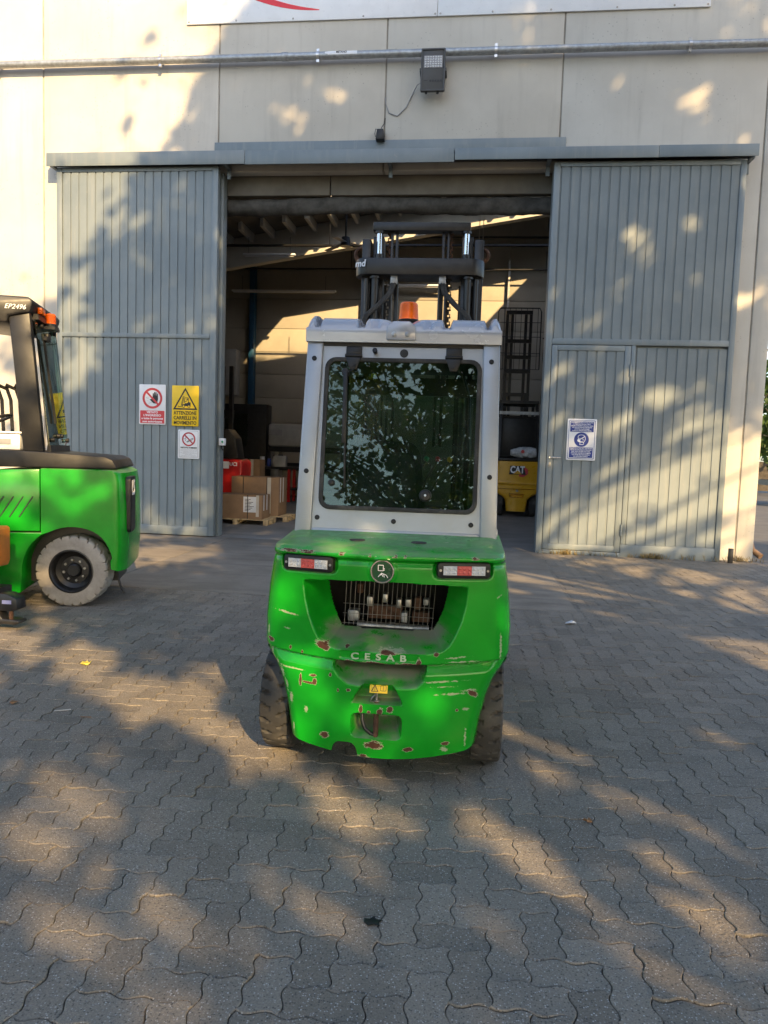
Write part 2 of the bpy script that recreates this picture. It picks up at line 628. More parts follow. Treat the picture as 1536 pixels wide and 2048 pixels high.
blocks = []
for i in range(-87, 107):
    for j in range(10, 106):
        d = (i - j) % 4
        if d == 0: w, h = 2, 1
        elif d == 3: w, h = 1, 2
        else: continue
        x, y = (i + w / 2) * PW, (j + h / 2) * PW
        if y > 12.2 or (y > APR_Y + 0.1 and x < APR_X - 0.1): continue
        if abs(x + 0.116 * y) > 0.60 * y + 1.6: continue
        if x > 4.9 and y > 12: continue
        blocks.append((y - 0.02 * abs(x), x, y, w, h, 1 if i % 2 == 0 else -1, 1 if j % 2 == 0 else -1))
blocks.sort()
pv = MB()
pv.add([(-12, -4, -0.013), (12, -4, -0.013), (12, 12.3, -0.013), (-12, 12.3, -0.013)], [(0, 1, 2, 3)])
paving = tag(pv.build('paving', M['sand']), 'herringbone paving of wavy-edged grey concrete blocks', None, None, 'structure')
variants = {}
for w, h, sh, sv in ((2, 1, 1, 1), (2, 1, -1, -1), (1, 2, 1, -1), (1, 2, -1, 1)):
    v, f = paver_geo(w, h, 8, sh, sv)
    for k in range(6):
        me = bpy.data.meshes.new('paver')
        me.from_pydata(v, [], f)
        set_tone(me, [(k + 0.5) / 6] * len(v))
        me.materials.append(M['paver'])
        variants[w, h, sh, k] = me
rp = random.Random(3)
for key, x, y, w, h, sh, sv in blocks[:300]:
    o = link('paver', variants[w, h, sh, rp.randrange(6)], None, paving)
    o.location = (x, y, rp.gauss(0, 0.0014))
    o.rotation_euler = (rp.gauss(0, 0.011), rp.gauss(0, 0.011), rp.gauss(0, 0.006))
V, F, T = [], [], []
geo = {(w, h, sh, n): paver_geo(w, h, n, sh, sv) for w, h, sh, sv in ((2, 1, 1, 1), (2, 1, -1, -1), (1, 2, 1, -1), (1, 2, -1, 1)) for n in (8, 6)}
for key, x, y, w, h, sh, sv in blocks[300:]:
    v, f = geo[w, h, sh, 8 if y < 5 else 6]
    o = len(V)
    z0, tx, ty, t = rp.gauss(0, 0.0012), rp.gauss(0, 0.011), rp.gauss(0, 0.011), rp.random()
    V += [(x + a, y + b, c + z0 + a * tx + b * ty) for a, b, c in v]
    F += [tuple(q + o for q in p) for p in f]
    T += [t] * len(v)
me = bpy.data.meshes.new('paver_field')
me.from_pydata(V, [], F)
set_tone(me, T)
tag(link('paver_field', me, M['paver'], paving), kind='stuff')

ap = MB()
ap.box(-13, -4.06, APR_Y, 12.22, -0.05, 0.003)
ap2 = MB()
ap2.box(-4.045, APR_X, APR_Y, 12.22, -0.05, 0.004)
apron = tag(ap2.build('pavement', M['slab'], bevel=0.006), 'stained concrete apron in front of the open doorway', None, None, 'structure')
ap.build('slab', M['slab'], apron, bevel=0.006)
fl = MB()
fl.box(-12, 4.3, 12.235, 26, -0.05, 0.002)
tag(fl.build('floor', M['floor']), 'dusty concrete floor inside the warehouse', None, None, 'structure')

# ------------------------------------------------------------ warehouse
wh = thing('warehouse', 'cream precast concrete warehouse with a tall open doorway', 'building', (0, 0, 0))
WY, WT, TOP = 12.32, 0.2, 9.7
OX0, OX1, OZ = -4.30, 1.09, 6.10
def wpanel(x0, x1, z0, z1):
    b = MB(); b.box(x0, x1, WY, WY + WT, z0, z1)
    return b.build('wall_panel', M['wall'], wh, bevel=0.012)
J = 0.012
wpanel(-13.0, -10.57 - J, 0, TOP)
wpanel(-10.57 + J, -7.49 - J, 0, TOP)
wpanel(-7.49 + J, -4.40 - J, 0, TOP)
wpanel(-4.40 + J, -1.626 - J, OZ, TOP)
wpanel(-1.626 + J, 1.16 - J, OZ, TOP)
wpanel(1.16 + J, 4.235 - J, 0, TOP)
wpanel(4.235 + J, 4.51, 0, TOP)
jf = MB()
for x in (-10.57, -7.49, -1.626, 4.235):
    jf.box(x - 0.02, x + 0.02, WY + 0.018, WY + WT - 0.01, OZ if x == -1.626 else 0, TOP - 0.02)
for x in (-4.40, 1.16):
    jf.box(x - 0.02, x + 0.02, WY + 0.018, WY + WT - 0.01, 0, TOP - 0.02)
jf.build('joint_sealant', mat('joint_sealant', (0.30, 0.275, 0.235), 0.9, var=0.2), wh)
for x0_, x1_ in ((-4.385, OX0), (OX1, 1.145)):
    jb = MB(); jb.box(x0_, x1_, WY + 0.005, WY + WT, 0, OZ - 0.01)
    jb.build('door_jamb', M['door'], wh, bevel=0.004)
sw = MB()
sw.box(4.30, 4.505, WY + WT + 0.003, 26.2, 0, TOP)
sw.build('side_wall', M['wall'], wh)
# back wall of stacked horizontal panels
xs = (-12.0, -7.2, -3.66, 0.92, 4.29)
zs = [0, 0.8, 1.6, 2.4, 3.2, 3.97, 4.7, 5.45, 6.4, 7.3, 8.3, 9.6]
for a, b_ in zip(xs[:-1], xs[1:]):
    for c, d in zip(zs[:-1], zs[1:]):
        q = MB(); q.box(a + 0.006, b_ - 0.006, 24.0, 24.15, c + 0.006, d - 0.006)
        q.build('wall_panel', M['concrete_in'], wh, bevel=0.008)
bs_ = MB(); bs_.box(-12, 4.29, 24.152, 24.2, 0, 10.2); bs_.build('light_leak_sheet', M['concrete_in'], wh)  # added sheet that keeps daylight from leaking through the panel gaps
lw = MB(); lw.box(-12.0, -11.8, WY + WT + 0.003, 23.99, 0, 9.0)
lw.build('side_wall', M['concrete_in'], wh)
for x, w in ((-7.28, 0.17), (-3.66, 0.09)):
    c = MB()
    c.box(x - w / 2, x + w / 2, 23.74, 23.99, 0, 7.7)
    c.build('column', M['blue_col'], wh, bevel=0.006)
c = MB(); c.box(0.89, 0.95, 23.8, 23.99, 0, 7.6); c.build('column', M['steel'], wh)
def zr(x): return 7.75 + 0.194 * (x + 6.7) * 0.85
# sloping roof, ribs and beams; unseen rooflights added to sun the back wall
def roof_strip(x0, x1, y0, y1):
    b = MB()
    z0, z1 = zr(x0), zr(x1)
    b.add([(x0, y0, z0), (x1, y0, z1), (x1, y1, z1), (x0, y1, z0), (x0, y0, z0 + .12), (x1, y0, z1 + .12), (x1, y1, z1 + .12), (x0, y1, z0 + .12)],
          [(0, 3, 2, 1), (4, 5, 6, 7), (0, 1, 5, 4), (1, 2, 6, 5), (2, 3, 7, 6), (3, 0, 4, 7)])
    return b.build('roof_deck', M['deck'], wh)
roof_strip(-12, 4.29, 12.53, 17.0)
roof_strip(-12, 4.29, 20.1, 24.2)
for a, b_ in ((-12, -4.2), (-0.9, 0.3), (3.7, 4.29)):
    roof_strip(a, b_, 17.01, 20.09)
for i in range(26):
    x = -11.6 + i * 0.62
    if x > 4.2: break
    b = MB(); b.box(x - 0.05, x + 0.05, 20.4, 24.0, zr(x) - 0.22, zr(x) + 0.02)
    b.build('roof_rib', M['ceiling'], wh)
for y in (15.3, 21.6):
    b = MB()
    b.add([(-12, y, zr(-12) - 0.85), (4.28, y, zr(4.28) - 0.85), (4.28, y + .28, zr(4.28) - 0.85), (-12, y + .28, zr(-12) - 0.85),
           (-12, y, zr(-12) - .01), (4.28, y, zr(4.28) - .01), (4.28, y + .28, zr(4.28) - .01), (-12, y + .28, zr(-12) - .01)],
          [(0, 3, 2, 1), (4, 5, 6, 7), (0, 1, 5, 4), (1, 2, 6, 5), (2, 3, 7, 6), (3, 0, 4, 7)])
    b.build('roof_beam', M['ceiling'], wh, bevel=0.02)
M['lintel'] = mat('shade_darkened_lintel', (0.17, 0.155, 0.13), 0.9, var=0.2, vs=1.5)  # lintel sits back in shade; that shade is put into the concrete colour
# lintel behind the doors and the rolled-up curtain
b = MB(); b.box(OX0 - .35, -2.55, 12.56, 12.70, 5.80, 6.35); b.build('lintel_panel', M['lintel'], wh, bevel=0.01)
b = MB(); b.box(-2.53, OX1 + .35, 12.56, 12.70, 5.80, 6.35); b.build('lintel_panel', M['lintel'], wh, bevel=0.01)
cur = MB()
nx = 70
vs, fs = [], []
for i in range(nx + 1):
    x = OX0 - 0.25 + (OX1 - OX0 + 0.5) * i / nx
    for k in range(16):
        t = 2 * math.pi * k / 16
        rr = 0.135 + 0.012 * math.sin(3 * t + x * 2.1) + 0.008 * math.sin(x * 9 + t * 2) + 0.006 * math.sin(x * 23 + 5 * t)
        vs.append((x, 12.70 + rr * 0.9 * math.cos(t), 5.655 - 0.02 * math.sin(x * 0.9) + rr * math.sin(t)))
for i in range(nx):
    for k in range(16):
        fs.append((i * 16 + k, i * 16 + (k + 1) % 16, (i + 1) * 16 + (k + 1) % 16, (i + 1) * 16 + k))
cur.add(vs, fs)
cur.build('rolled_curtain', mat('grey_curtain_fabric', (0.065, 0.062, 0.056), 0.8, var=0.35, vs=6, bmp=0.5, bs=25, dist=0.02), wh, smooth=60)
# door track covers and the steel lintel strip
def cover(x0, x1, z0, z1, y0):
    b = MB(); b.prism([(y0, z0), (y0, z1), (WY - 0.002, z1 + 0.03), (WY - 0.002, z1 + 0.015), (y0 + 0.012, z1 - 0.012), (y0 + 0.012, z0)], 'x', x0, x1)
    return b.build('track_cover', M['door'], wh, bevel=0.003)
cover(-7.265, -3.853, 6.12, 6.335, 12.02)
cover(-3.847, -0.47, 6.11, 6.325, 12.018)
cover(-0.462, 2.62, 6.135, 6.312, 12.0)
cover(2.624, 4.065, 6.14, 6.316, 12.002)
for x in (-7.2, -4.2, -1.5, 1.0, 4.0):
    b = MB(); b.box(x - 0.03, x + 0.03, 12.05, WY - 0.002, 6.13, 6.16); b.box(x - 0.03, x + 0.03, WY - 0.03, WY - 0.003, 5.98, 6.13)
    b.build('track_bracket', M['door'], wh)
b = MB(); b.box(-7.2, 4.05, 12.13, 12.2, 6.17, 6.28); b.build('door_track', M['black_metal'], wh)
b = MB(); b.box(-4.46, 1.26, WY - 0.018, WY - 0.002, 6.345, 6.575); b.build('lintel_plate', M['door'], wh, bevel=0.004)
dp = MB(); dp.tube([(4.60, 12.75, 3.0), (4.60, 12.75, 0.3), (4.63, 12.68, 0.14), (4.72, 12.55, 0.06)], 0.05, 10)
dp.build('drainpipe', mat('brown_drainpipe', (0.16, 0.10, 0.06), 0.6), wh, smooth=40)
b = MB(); b.box(4.03, 4.10, 11.98, 12.02, 0, 0.23); b.build('door_stop', M['black_metal'], wh, bevel=0.003)

# ------------------------------------------------------------ sliding doors
def strip_mesh(w, h):
    b = MB()
    b.prism([(0.002, 0.012), (0.020, 0.012), (0.028, 0.0), (w - 0.002, 0.0), (w - 0.002, 0.026), (0.002, 0.026)], 'z', 0, h)
    me = b.mesh('ribbed_strip', None, 0)
    me.materials.append(M['door'])
    return me

def strips(parent, x0, x1, z0, z1, y):
    n = round((x1 - x0) / 0.1455)
    w = (x1 - x0) / n
    me = strip_mesh(w, z1 - z0)
    for i in range(n):
        o = link('ribbed_strip', me, None, parent)
        o.location = (x0 + i * w, y, z0)

DY = 12.135
ld = thing('sliding_door', 'blue-grey ribbed steel sliding door with three signs, left of the doorway', 'door', (-5.73, DY, 0))
def lx(x): return x + 5.73
def dbox(parent, name, x0, x1, z0, z1, ox, y0=-0.012, y1=0.055, bev=0.003):
    b = MB(); b.box(x0 + ox, x1 + ox, y0, y1, z0, z1)
    return b.build(name, M['door'], parent, bevel=bev)
dbox(ld, 'stile', -7.14, -7.05, 0.02, 6.13, 5.73)
dbox(ld, 'stile', -4.43, -4.325, 0.02, 6.13, 5.73, -0.014, 0.10)
dbox(ld, 'rail', -7.048, -4.432, 6.06, 6.13, 5.73)
dbox(ld, 'rail', -7.048, -4.432, 3.34, 3.41, 5.73, -0.02)
dbox(ld, 'rail', -7.048, -4.432, 0.02, 0.17, 5.73)
strips(ld, lx(-7.047), lx(-4.433), 3.411, 6.059, 0.004)
strips(ld, lx(-7.047), lx(-4.433), 0.171, 3.339, 0.004)
b = MB(); b.box(lx(-7.14), lx(-4.34), 0.058, 0.075, 0.03, 6.12); b.build('backing_sheet', M['door'], ld)

rd = thing('sliding_door', 'blue-grey ribbed steel sliding door with a wicket door and mask sign, right of the doorway', 'door', (2.5, DY, 0))
RO = -2.5
dbox(rd, 'stile', 1.085, 1.180, 0.0, 6.13, RO, -0.014, 0.10)
dbox(rd, 'stile', 3.86, 3.945, 0.0, 6.13, RO)
dbox(rd, 'rail', 1.182, 3.858, 6.06, 6.13, RO)
dbox(rd, 'rail', 1.182, 3.858, 3.34, 3.43, RO, -0.016)
dbox(rd, 'rail', 2.415, 3.858, 0.0, 0.20, RO)
dbox(rd, 'rail', 1.182, 2.413, 0.0, 0.065, RO)
dbox(rd, 'stile', 2.415, 2.475, 0.202, 3.338, RO)
strips(rd, 1.182 + RO, 3.858 + RO, 3.432, 6.058, 0.004)
strips(rd, 2.477 + RO, 3.858 + RO, 0.202, 3.30, 0.012)
b = MB(); b.box(1.09 + RO, 3.94 + RO, 0.058, 0.075, 0.02, 6.12); b.build('backing_sheet', M['door'], rd)
b = MB()
b.box(1.190 + RO, 1.275 + RO, -0.018, 0.05, 0.075, 3.33).box(2.315 + RO, 2.405 + RO, -0.018, 0.05, 0.075, 3.33)
b.box(1.276 + RO, 2.314 + RO, -0.017, 0.05, 3.245, 3.33).box(1.276 + RO, 2.314 + RO, -0.017, 0.05, 0.075, 0.165)
wd = b.build('wicket_door', M['door'], rd, bevel=0.003)
strips(wd, 1.277 + RO, 2.313 + RO, 0.166, 3.244, -0.004)
h = MB(); h.cyl((1.235 + RO, -0.02, 1.55), (1.235 + RO, -0.07, 1.55), 0.012, n=10); h.cyl((1.235 + RO, -0.065, 1.55), (1.40 + RO, -0.065, 1.552), 0.011, n=10)
h.build('handle', M['chrome'], wd, smooth=40)
h = MB(); h.box(1.215 + RO, 1.255 + RO, -0.024, -0.0185, 1.40, 1.47); h.build('lock_plate', M['steel'], wd, bevel=0.002)
for z in (0.43, 2.95):
    h = MB(); h.cyl((2.41 + RO, -0.03, z - 0.09), (2.41 + RO, -0.03, z + 0.09), 0.016, n=10); h.build('hinge', M['door'], wd, smooth=40)

# ------------------------------------------------------------ signs on the doors
def sign(name, label, x0, x1, z0, z1, y, base):
    t = thing(name, label, 'sign', ((x0 + x1) / 2, y, (z0 + z1) / 2))
    w, hh = (x1 - x0) / 2, (z1 - z0) / 2
    b = MB(); b.prism(rrect(-w, w, -hh, hh, 0.015), 'y', 0, 0.006)
    b.build('plate', base, t, bevel=0.0015)
    return t, w, hh
def flat(t, name, pts, m, d=0.0015):
    b = MB(); b.prism(pts, 'y', -d, 0.0005)
    return b.build(name, m, t)
def ring(t, name, cx, cz, r0, r1, m, d=0.0018, n=40):
    b = MB(); b.frame(circle(cx, cz, r0, n), circle(cx, cz, r1, n), 'y', -d, 0.0005)
    return b.build(name, m, t)
def slash(t, cx, cz, r, w, m, d=0.0022):
    k = r * 0.7071
    o = w * 0.3535
    return flat(t, 'prohibition_bar', [(cx - k - o, cz + k - o), (cx + k - o, cz - k - o), (cx + k + o, cz - k + o), (cx - k + o, cz + k + o)], m, d)

SY = DY - 0.022
t, w, hh = sign('prohibition_sign', 'white and red no-entry sign with a black hand, on the left door', -5.655, -5.185, 1.885, 2.56, SY, M['white'])
flat(t, 'red_panel', rrect(-w + 0.02, w - 0.02, -hh + 0.02, -hh + 0.235, 0.01), M['red_print'])
ring(t, 'prohibition_ring', 0, 0.105, 0.175, 0.137, M['red_print'])
# open hand
hand = [(-0.050, 0.085), (-0.022, 0.092), (0.002, 0.115), (0.006, 0.185), (0.022, 0.19), (0.026, 0.135), (0.030, 0.208), (0.047, 0.21), (0.049, 0.14), (0.056, 0.207), (0.072, 0.205), (0.073, 0.137), (0.082, 0.188), (0.096, 0.184), (0.100, 0.09), (0.085, 0.035), (0.06, 0.015), (0.02, 0.02), (-0.015, 0.05)]
flat(t, 'hand_symbol', hand, M['black_print'], 0.0016)
b = MB()
for a in ((-0.11, 0.115, -0.07, 0.125), (-0.11, 0.115, -0.095, 0.10), (-0.095, 0.10, -0.06, 0.105), (-0.115, 0.07, -0.11, 0.055), (-0.085, 0.07, -0.08, 0.055), (-0.06, 0.02, -0.01, 0.035), (-0.06, 0.02, -0.065, 0.005)):
    b.bar((a[0], -0.001, a[1]), (a[2], -0.001, a[3]), 0.0035, 0.002, (0, 1, 0))
tag(b.build('face_outline', M['grey_print'], t), kind='stuff')
slash(t, 0, 0.105, 0.155, 0.032, M['red_print'])
for i, (s_, sz, wd_) in enumerate((('VIETATO', 0.052, 0.20), ("L'INGRESSO", 0.048, 0.31), ('a tutte le persone', 0.046, 0.38), ('non autorizzate', 0.046, 0.345))):
    text('lettering', s_, sz, (0, -0.0025, -0.132 - i * 0.052), M['white_print'], t, bold=0.0012, width=wd_)

t, w, hh = sign('warning_sign', 'yellow sign with a black forklift in a triangle, on the left door', -5.075, -4.605, 1.875, 2.553, SY, M['yellow_print'])
tri_o, tri_i = [(-0.215, -0.065), (0.215, -0.065), (0, 0.305)], [(-0.172, -0.04), (0.172, -0.04), (0, 0.258)]
b = MB(); b.frame(tri_o, tri_i, 'y', -0.0016, 0.0005); b.build('warning_triangle', M['black_print'], t)
flat(t, 'forklift_symbol', [(-0.055, -0.005), (0.085, -0.005), (0.095, 0.01), (0.095, 0.058), (0.05, 0.065), (0.03, 0.045), (0.0, 0.045), (-0.01, 0.03), (-0.06, 0.02)], M['black_print'])
b = MB()
for a in ((-0.055, 0.0, -0.02, 0.16), (-0.072, -0.002, -0.038, 0.16), (-0.12, -0.012, -0.06, -0.012), (-0.12, -0.012, -0.125, 0.0), (-0.005, 0.135, 0.055, 0.135), (-0.005, 0.135, -0.02, 0.06), (0.055, 0.135, 0.062, 0.06), (0.0, 0.075, 0.03, 0.08), (0.03, 0.08, 0.035, 0.11), (0.0, 0.075, -0.01, 0.05)):
    b.bar((a[0], -0.001, a[1]), (a[2], -0.001, a[3]), 0.009, 0.002, (0, 1, 0))
b.prism(circle(0.035, 0.112, 0.013, 12), 'y', -0.0018, 0)
b.build('driver_symbol', M['black_print'], t)
for x in (-0.028, 0.065):
    ring(t, 'wheel_symbol', x, -0.008, 0.024, 0.015, M['black_print'], 0.0026, 20)
    flat(t, 'wheel_disc', circle(x, -0.008, 0.015, 16), M['yellow_print'], 0.0026)
for i, (s_, wd_) in enumerate((('ATTENZIONE', 0.40), ('CARRELLI IN', 0.40), ('MOVIMENTO', 0.395))):
    text('lettering', s_, 0.082, (0, -0.0025, -0.122 - i * 0.083), M['black_print'], t, bold=0.0016, width=wd_)

t, w, hh = sign('prohibition_sign', 'white no-smoking sign with small print, below the yellow forklift sign', -4.960, -4.584, 1.326, 1.815, SY, M['white'])
b = MB(); b.frame(rrect(-w + 0.022, w - 0.022, -hh + 0.022, hh - 0.018, 0.02), rrect(-w + 0.027, w - 0.027, -hh + 0.027, hh - 0.023, 0.018), 'y', -0.0014, 0.0005); b.build('border_line', M['grey_print'], t)
ring(t, 'prohibition_ring', 0, 0.085, 0.118, 0.094, M['darkred_print'])
b = MB()
for a in ((-0.035, 0.045, 0.07, 0.105), (-0.025, 0.03, 0.08, 0.09), (-0.035, 0.045, -0.025, 0.03), (0.07, 0.105, 0.08, 0.09), (-0.015, 0.055, -0.005, 0.04),
          (-0.045, 0.07, -0.06, 0.095), (-0.06, 0.095, -0.045, 0.115), (-0.045, 0.115, -0.065, 0.135), (-0.075, 0.08, -0.085, 0.10), (-0.05, 0.055, -0.065, 0.065)):
    b.bar((a[0], -0.001, a[1]), (a[2], -0.001, a[3]), 0.007, 0.002, (0, 1, 0))
b.build('cigarette_symbol', M['black_print'], t)
slash(t, 0, 0.085, 0.106, 0.022, M['darkred_print'])
text('lettering', 'VIETATO FUMARE', 0.034, (0, -0.002, -0.060), M['black_print'], t, bold=0.0012, width=0.29)
b = MB()
rs = random.Random(5)
for i, wl in enumerate((0.30, 0.30, 0.28, 0.20, 0.30, 0.22, 0.12, 0.26, 0.30)):
    z = -0.088 - i * 0.0145
    x = -wl / 2
    while x < wl / 2:
        e = min(wl / 2, x + rs.uniform(0.008, 0.03))
        b.box(x, e, -0.0012, 0, z - 0.0018, z + 0.0018)
        x = e + 0.004
b.build('small_print', M['grey_print'], t)

t, w, hh = sign('mandatory_sign', 'blue and white sign with a masked head, on the wicket door', 1.490, 1.945, 1.52, 2.175, DY - 0.026, M['white'])
b = MB(); b.frame(rrect(-w + 0.022, w - 0.022, -hh + 0.022, hh - 0.022, 0.02), rrect(-w + 0.029, w - 0.029, -hh + 0.029, hh - 0.029, 0.018), 'y', -0.0014, 0.0005); b.build('border_line', M['blue_print'], t)
flat(t, 'blue_panel', [(-w + 0.045, hh - 0.205), (w - 0.045, hh - 0.205), (w - 0.045, hh - 0.042), (-w + 0.045, hh - 0.042)], M['blue_print'])
flat(t, 'blue_panel', [(-w + 0.045, -hh + 0.042), (w - 0.045, -hh + 0.042), (w - 0.045, -hh + 0.205), (-w + 0.045, -hh + 0.205)], M['blue_print'])
flat(t, 'blue_disc', circle(0, 0, 0.115, 40), M['blue_print'])
b = MB()
head = [(-0.055, 0.045), (-0.05, 0.06), (-0.03, 0.072), (0.0, 0.076), (0.035, 0.07), (0.056, 0.045), (0.06, 0.01), (0.052, -0.02), (0.036, -0.04), (0.036, -0.07), (0.03, -0.078), (-0.025, -0.078), (-0.02, -0.06), (-0.022, -0.045)]
for p, q in zip(head[:-1], head[1:]):
    b.bar((p[0], -0.002, p[1]), (q[0], -0.002, q[1]), 0.0075, 0.002, (0, 1, 0))
b.bar((-0.055, 0.045, -0.0) and (-0.055, -0.002, 0.045), (-0.048, -0.002, 0.0), 0.0075, 0.002, (0, 1, 0))
b.bar((-0.03, -0.002, 0.0), (0.05, -0.002, 0.05), 0.011, 0.002, (0, 1, 0))
b.bar((-0.05, -0.002, 0.02), (-0.02, -0.002, 0.02), 0.006, 0.002, (0, 1, 0))
b.bar((0.02, -0.002, 0.02), (0.028, -0.002, -0.012), 0.007, 0.002, (0, 1, 0))
b.prism([(-0.05, 0.012), (-0.03, 0.004), (-0.015, -0.01), (-0.018, -0.028), (0.03, -0.032), (0.036, -0.042), (-0.02, -0.045), (-0.05, -0.035), (-0.066, -0.018), (-0.06, 0.0)], 'y', -0.0035, 0)
b.build('masked_head_symbol', M['white_print'], t)
IT = ('SI FA PRESENTE CHE TUTTI GLI AUTISTI', 'E I TRASPORTATORI DELLA MERCE', 'DEVONO ATTENDERE FUORI DALLA PORTA,', 'CHE OGNI OCCASIONALE RICHIEDENTE', 'SI DOVRA ANCH ESSERE', 'MUNITO DI APPOSITA MASCHERINA.')
EN = ('PLEASE NOTE THAT ALL THE DRIVERS', 'OR THE TRANSPORTERS OF THE GOODS', 'MUST WAIT OUTSIDE THE DOOR.', 'WHO MUST DELIVER DOCUMENTS', 'AND ENTER MUST BE WEARING', 'AN APPROPRIATE MASK.')
for L, zt, W in ((IT, hh - 0.060, (0.345, 0.27, 0.345, 0.31, 0.23, 0.30)), (EN, -hh + 0.188, (0.345, 0.33, 0.29, 0.31, 0.28, 0.23))):
    for i, s_ in enumerate(L):
        text('lettering', s_, 0.023, (0, -0.0025, zt - i * 0.0255), M['white_print'], t, bold=0.0006, width=W[i])

# ------------------------------------------------------------ things on the wall
M['zinc'] = mat('zinc_clamp', (0.62, 0.62, 0.62), 0.3, metal=0.8)
pipe = thing('gas_pipe', 'long galvanised gas pipe running along the wall above the doors', 'pipe', (0, 12.19, 7.845))
b = MB(); b.cyl((-13, 0, 0), (-3.30, 0, 0), 0.058, n=24); b.build('pipe_run', M['galv'], pipe, smooth=40)
b = MB(); b.cyl((-3.22, 0, 0), (4.75, 0, 0), 0.058, n=24); b.build('pipe_run', M['galv'], pipe, smooth=40)
b = MB(); b.cyl((-3.31, 0, 0), (-3.21, 0, 0), 0.066, n=24); b.build('coupling', M['galv'], pipe, smooth=40)
for x in (-10.9, -8.23, -5.36, -2.72, 0.107, 3.02):
    b = MB()
    b.lathe([(0.0585, -0.022), (0.064, -0.022), (0.064, 0.022), (0.0585, 0.022)], (x, 0, 0), (1, 0, 0), 24, closed=True)
    b.box(x - 0.022, x + 0.022, -0.02, 0.02, 0.062, 0.10).box(x - 0.022, x + 0.022, -0.02, 0.02, -0.10, -0.062)
    b.cyl((x, 0.05, 0), (x, 0.127, 0), 0.012, n=8)
    b.build('pipe_clamp', M['zinc'], pipe, smooth=40)
vs, fs = [], []
for i in range(9):
    t_ = R(122 + i * (9 if i else 9))
    for j, x in enumerate((-2.60, -2.08)):
        xx = x + (0.05 if (j == 0 and i in (0, 1, 7, 8)) else 0)
        vs.append((xx, 0.0592 * math.cos(t_), 0.0592 * math.sin(t_)))
b = MB(); b.add(vs, [(i * 2, i * 2 + 1, i * 2 + 3, i * 2 + 2) for i in range(8)]); st = b.build('label_sticker', M['white'], pipe)
text('lettering', 'METANO', 0.042, (-2.33, -0.0605, 0.020), M['black_print'], st, bold=0.001)

fl_ = thing('floodlight', 'dark grey outdoor LED floodlight mounted under the gas pipe', 'floodlight', (-0.86, 12.1, 7.54))
M['flood'] = mat('floodlight_housing', (0.055, 0.055, 0.055), 0.5, var=0.1)
b = MB(); b.prism(rrect(-0.19, 0.19, -0.32, 0.32, 0.02), 'y', 0, 0.055); b.build('housing', M['flood'], fl_, bevel=0.008)
b = MB(); b.frame(rrect(-0.19, 0.19, -0.32, 0.32, 0.02), rrect(-0.165, 0.165, -0.295, 0.295, 0.015), 'y', -0.014, -0.0005); b.build('rim', M['flood'], fl_, bevel=0.003)
lp = MB(); lp.box(-0.145, 0.145, -0.006, -0.0005, 0.03, 0.21); lpo = lp.build('led_panel', M['grey_print'], fl_)
for i in range(7):
    for j in range(5):
        b = MB(); b.cyl((-0.12 + i * 0.04, -0.006, 0.048 + j * 0.036), (-0.12 + i * 0.04, -0.013, 0.048 + j * 0.036), 0.014, 0.009, n=10)
        b.build('led', M['clear_lens'], lpo, smooth=40)
b = MB(); b.box(-0.14, -0.08, -0.004, -0.0005, -0.165, -0.155)
for i in range(5): b.box(-0.05 + i * 0.04, -0.02 + i * 0.04, -0.004, -0.0005, -0.18, -0.15)
b.build('print_marks', M['black_print'], fl_)
b = MB(); b.box(-0.21, -0.19, 0.0, 0.2, -0.02, 0.03).box(0.19, 0.21, 0.0, 0.2, -0.02, 0.03).box(-0.21, 0.21, 0.2, 0.215, -0.03, 0.04); b.build('mount_bracket', M['flood'], fl_)
for x in (-0.1, 0.08):
    b = MB(); b.cyl((x, 0.03, -0.32), (x, 0.03, -0.345), 0.018, n=10); b.build('cable_gland', M['black'], fl_, smooth=40)
b = MB()
b.tube([(-0.19, 0.06, -0.17), (-0.25, 0.12, -0.165), (-0.32, 0.2, -0.25), (-0.42, 0.205, -0.46), (-0.56, 0.205, -0.60), (-0.70, 0.205, -0.55), (-0.755, 0.21, -0.40), (-0.765, 0.225, -0.30)], 0.008, 6)
b.build('cable', M['grey_print'], fl_, smooth=60)

sb = thing('sensor_box', 'small black box with a thin wire above the doorway', 'sensor', (-1.68, 12.24, 6.62))
b = MB(); b.prism([(-0.07, -0.08), (0.07, -0.08), (0.055, 0.08), (-0.05, 0.08)], 'y', -0.06, 0.06); b.build('housing', M['black'], sb, bevel=0.008)
b = MB(); b.tube([(0.0, 0, 0.08), (0.02, 0.02, 0.14), (0.05, 0.06, 0.2), (0.06, 0.078, 0.30)], 0.006, 6); b.build('wire', M['black'], sb, smooth=60)
b = MB(); b.tube([(-0.02, 0.0, 0.08), (-0.08, 0.02, 0.11), (-0.10, 0.07, 0.06), (-0.09, 0.078, 0.01)], 0.005, 6); b.build('wire', M['black'], sb, smooth=60)

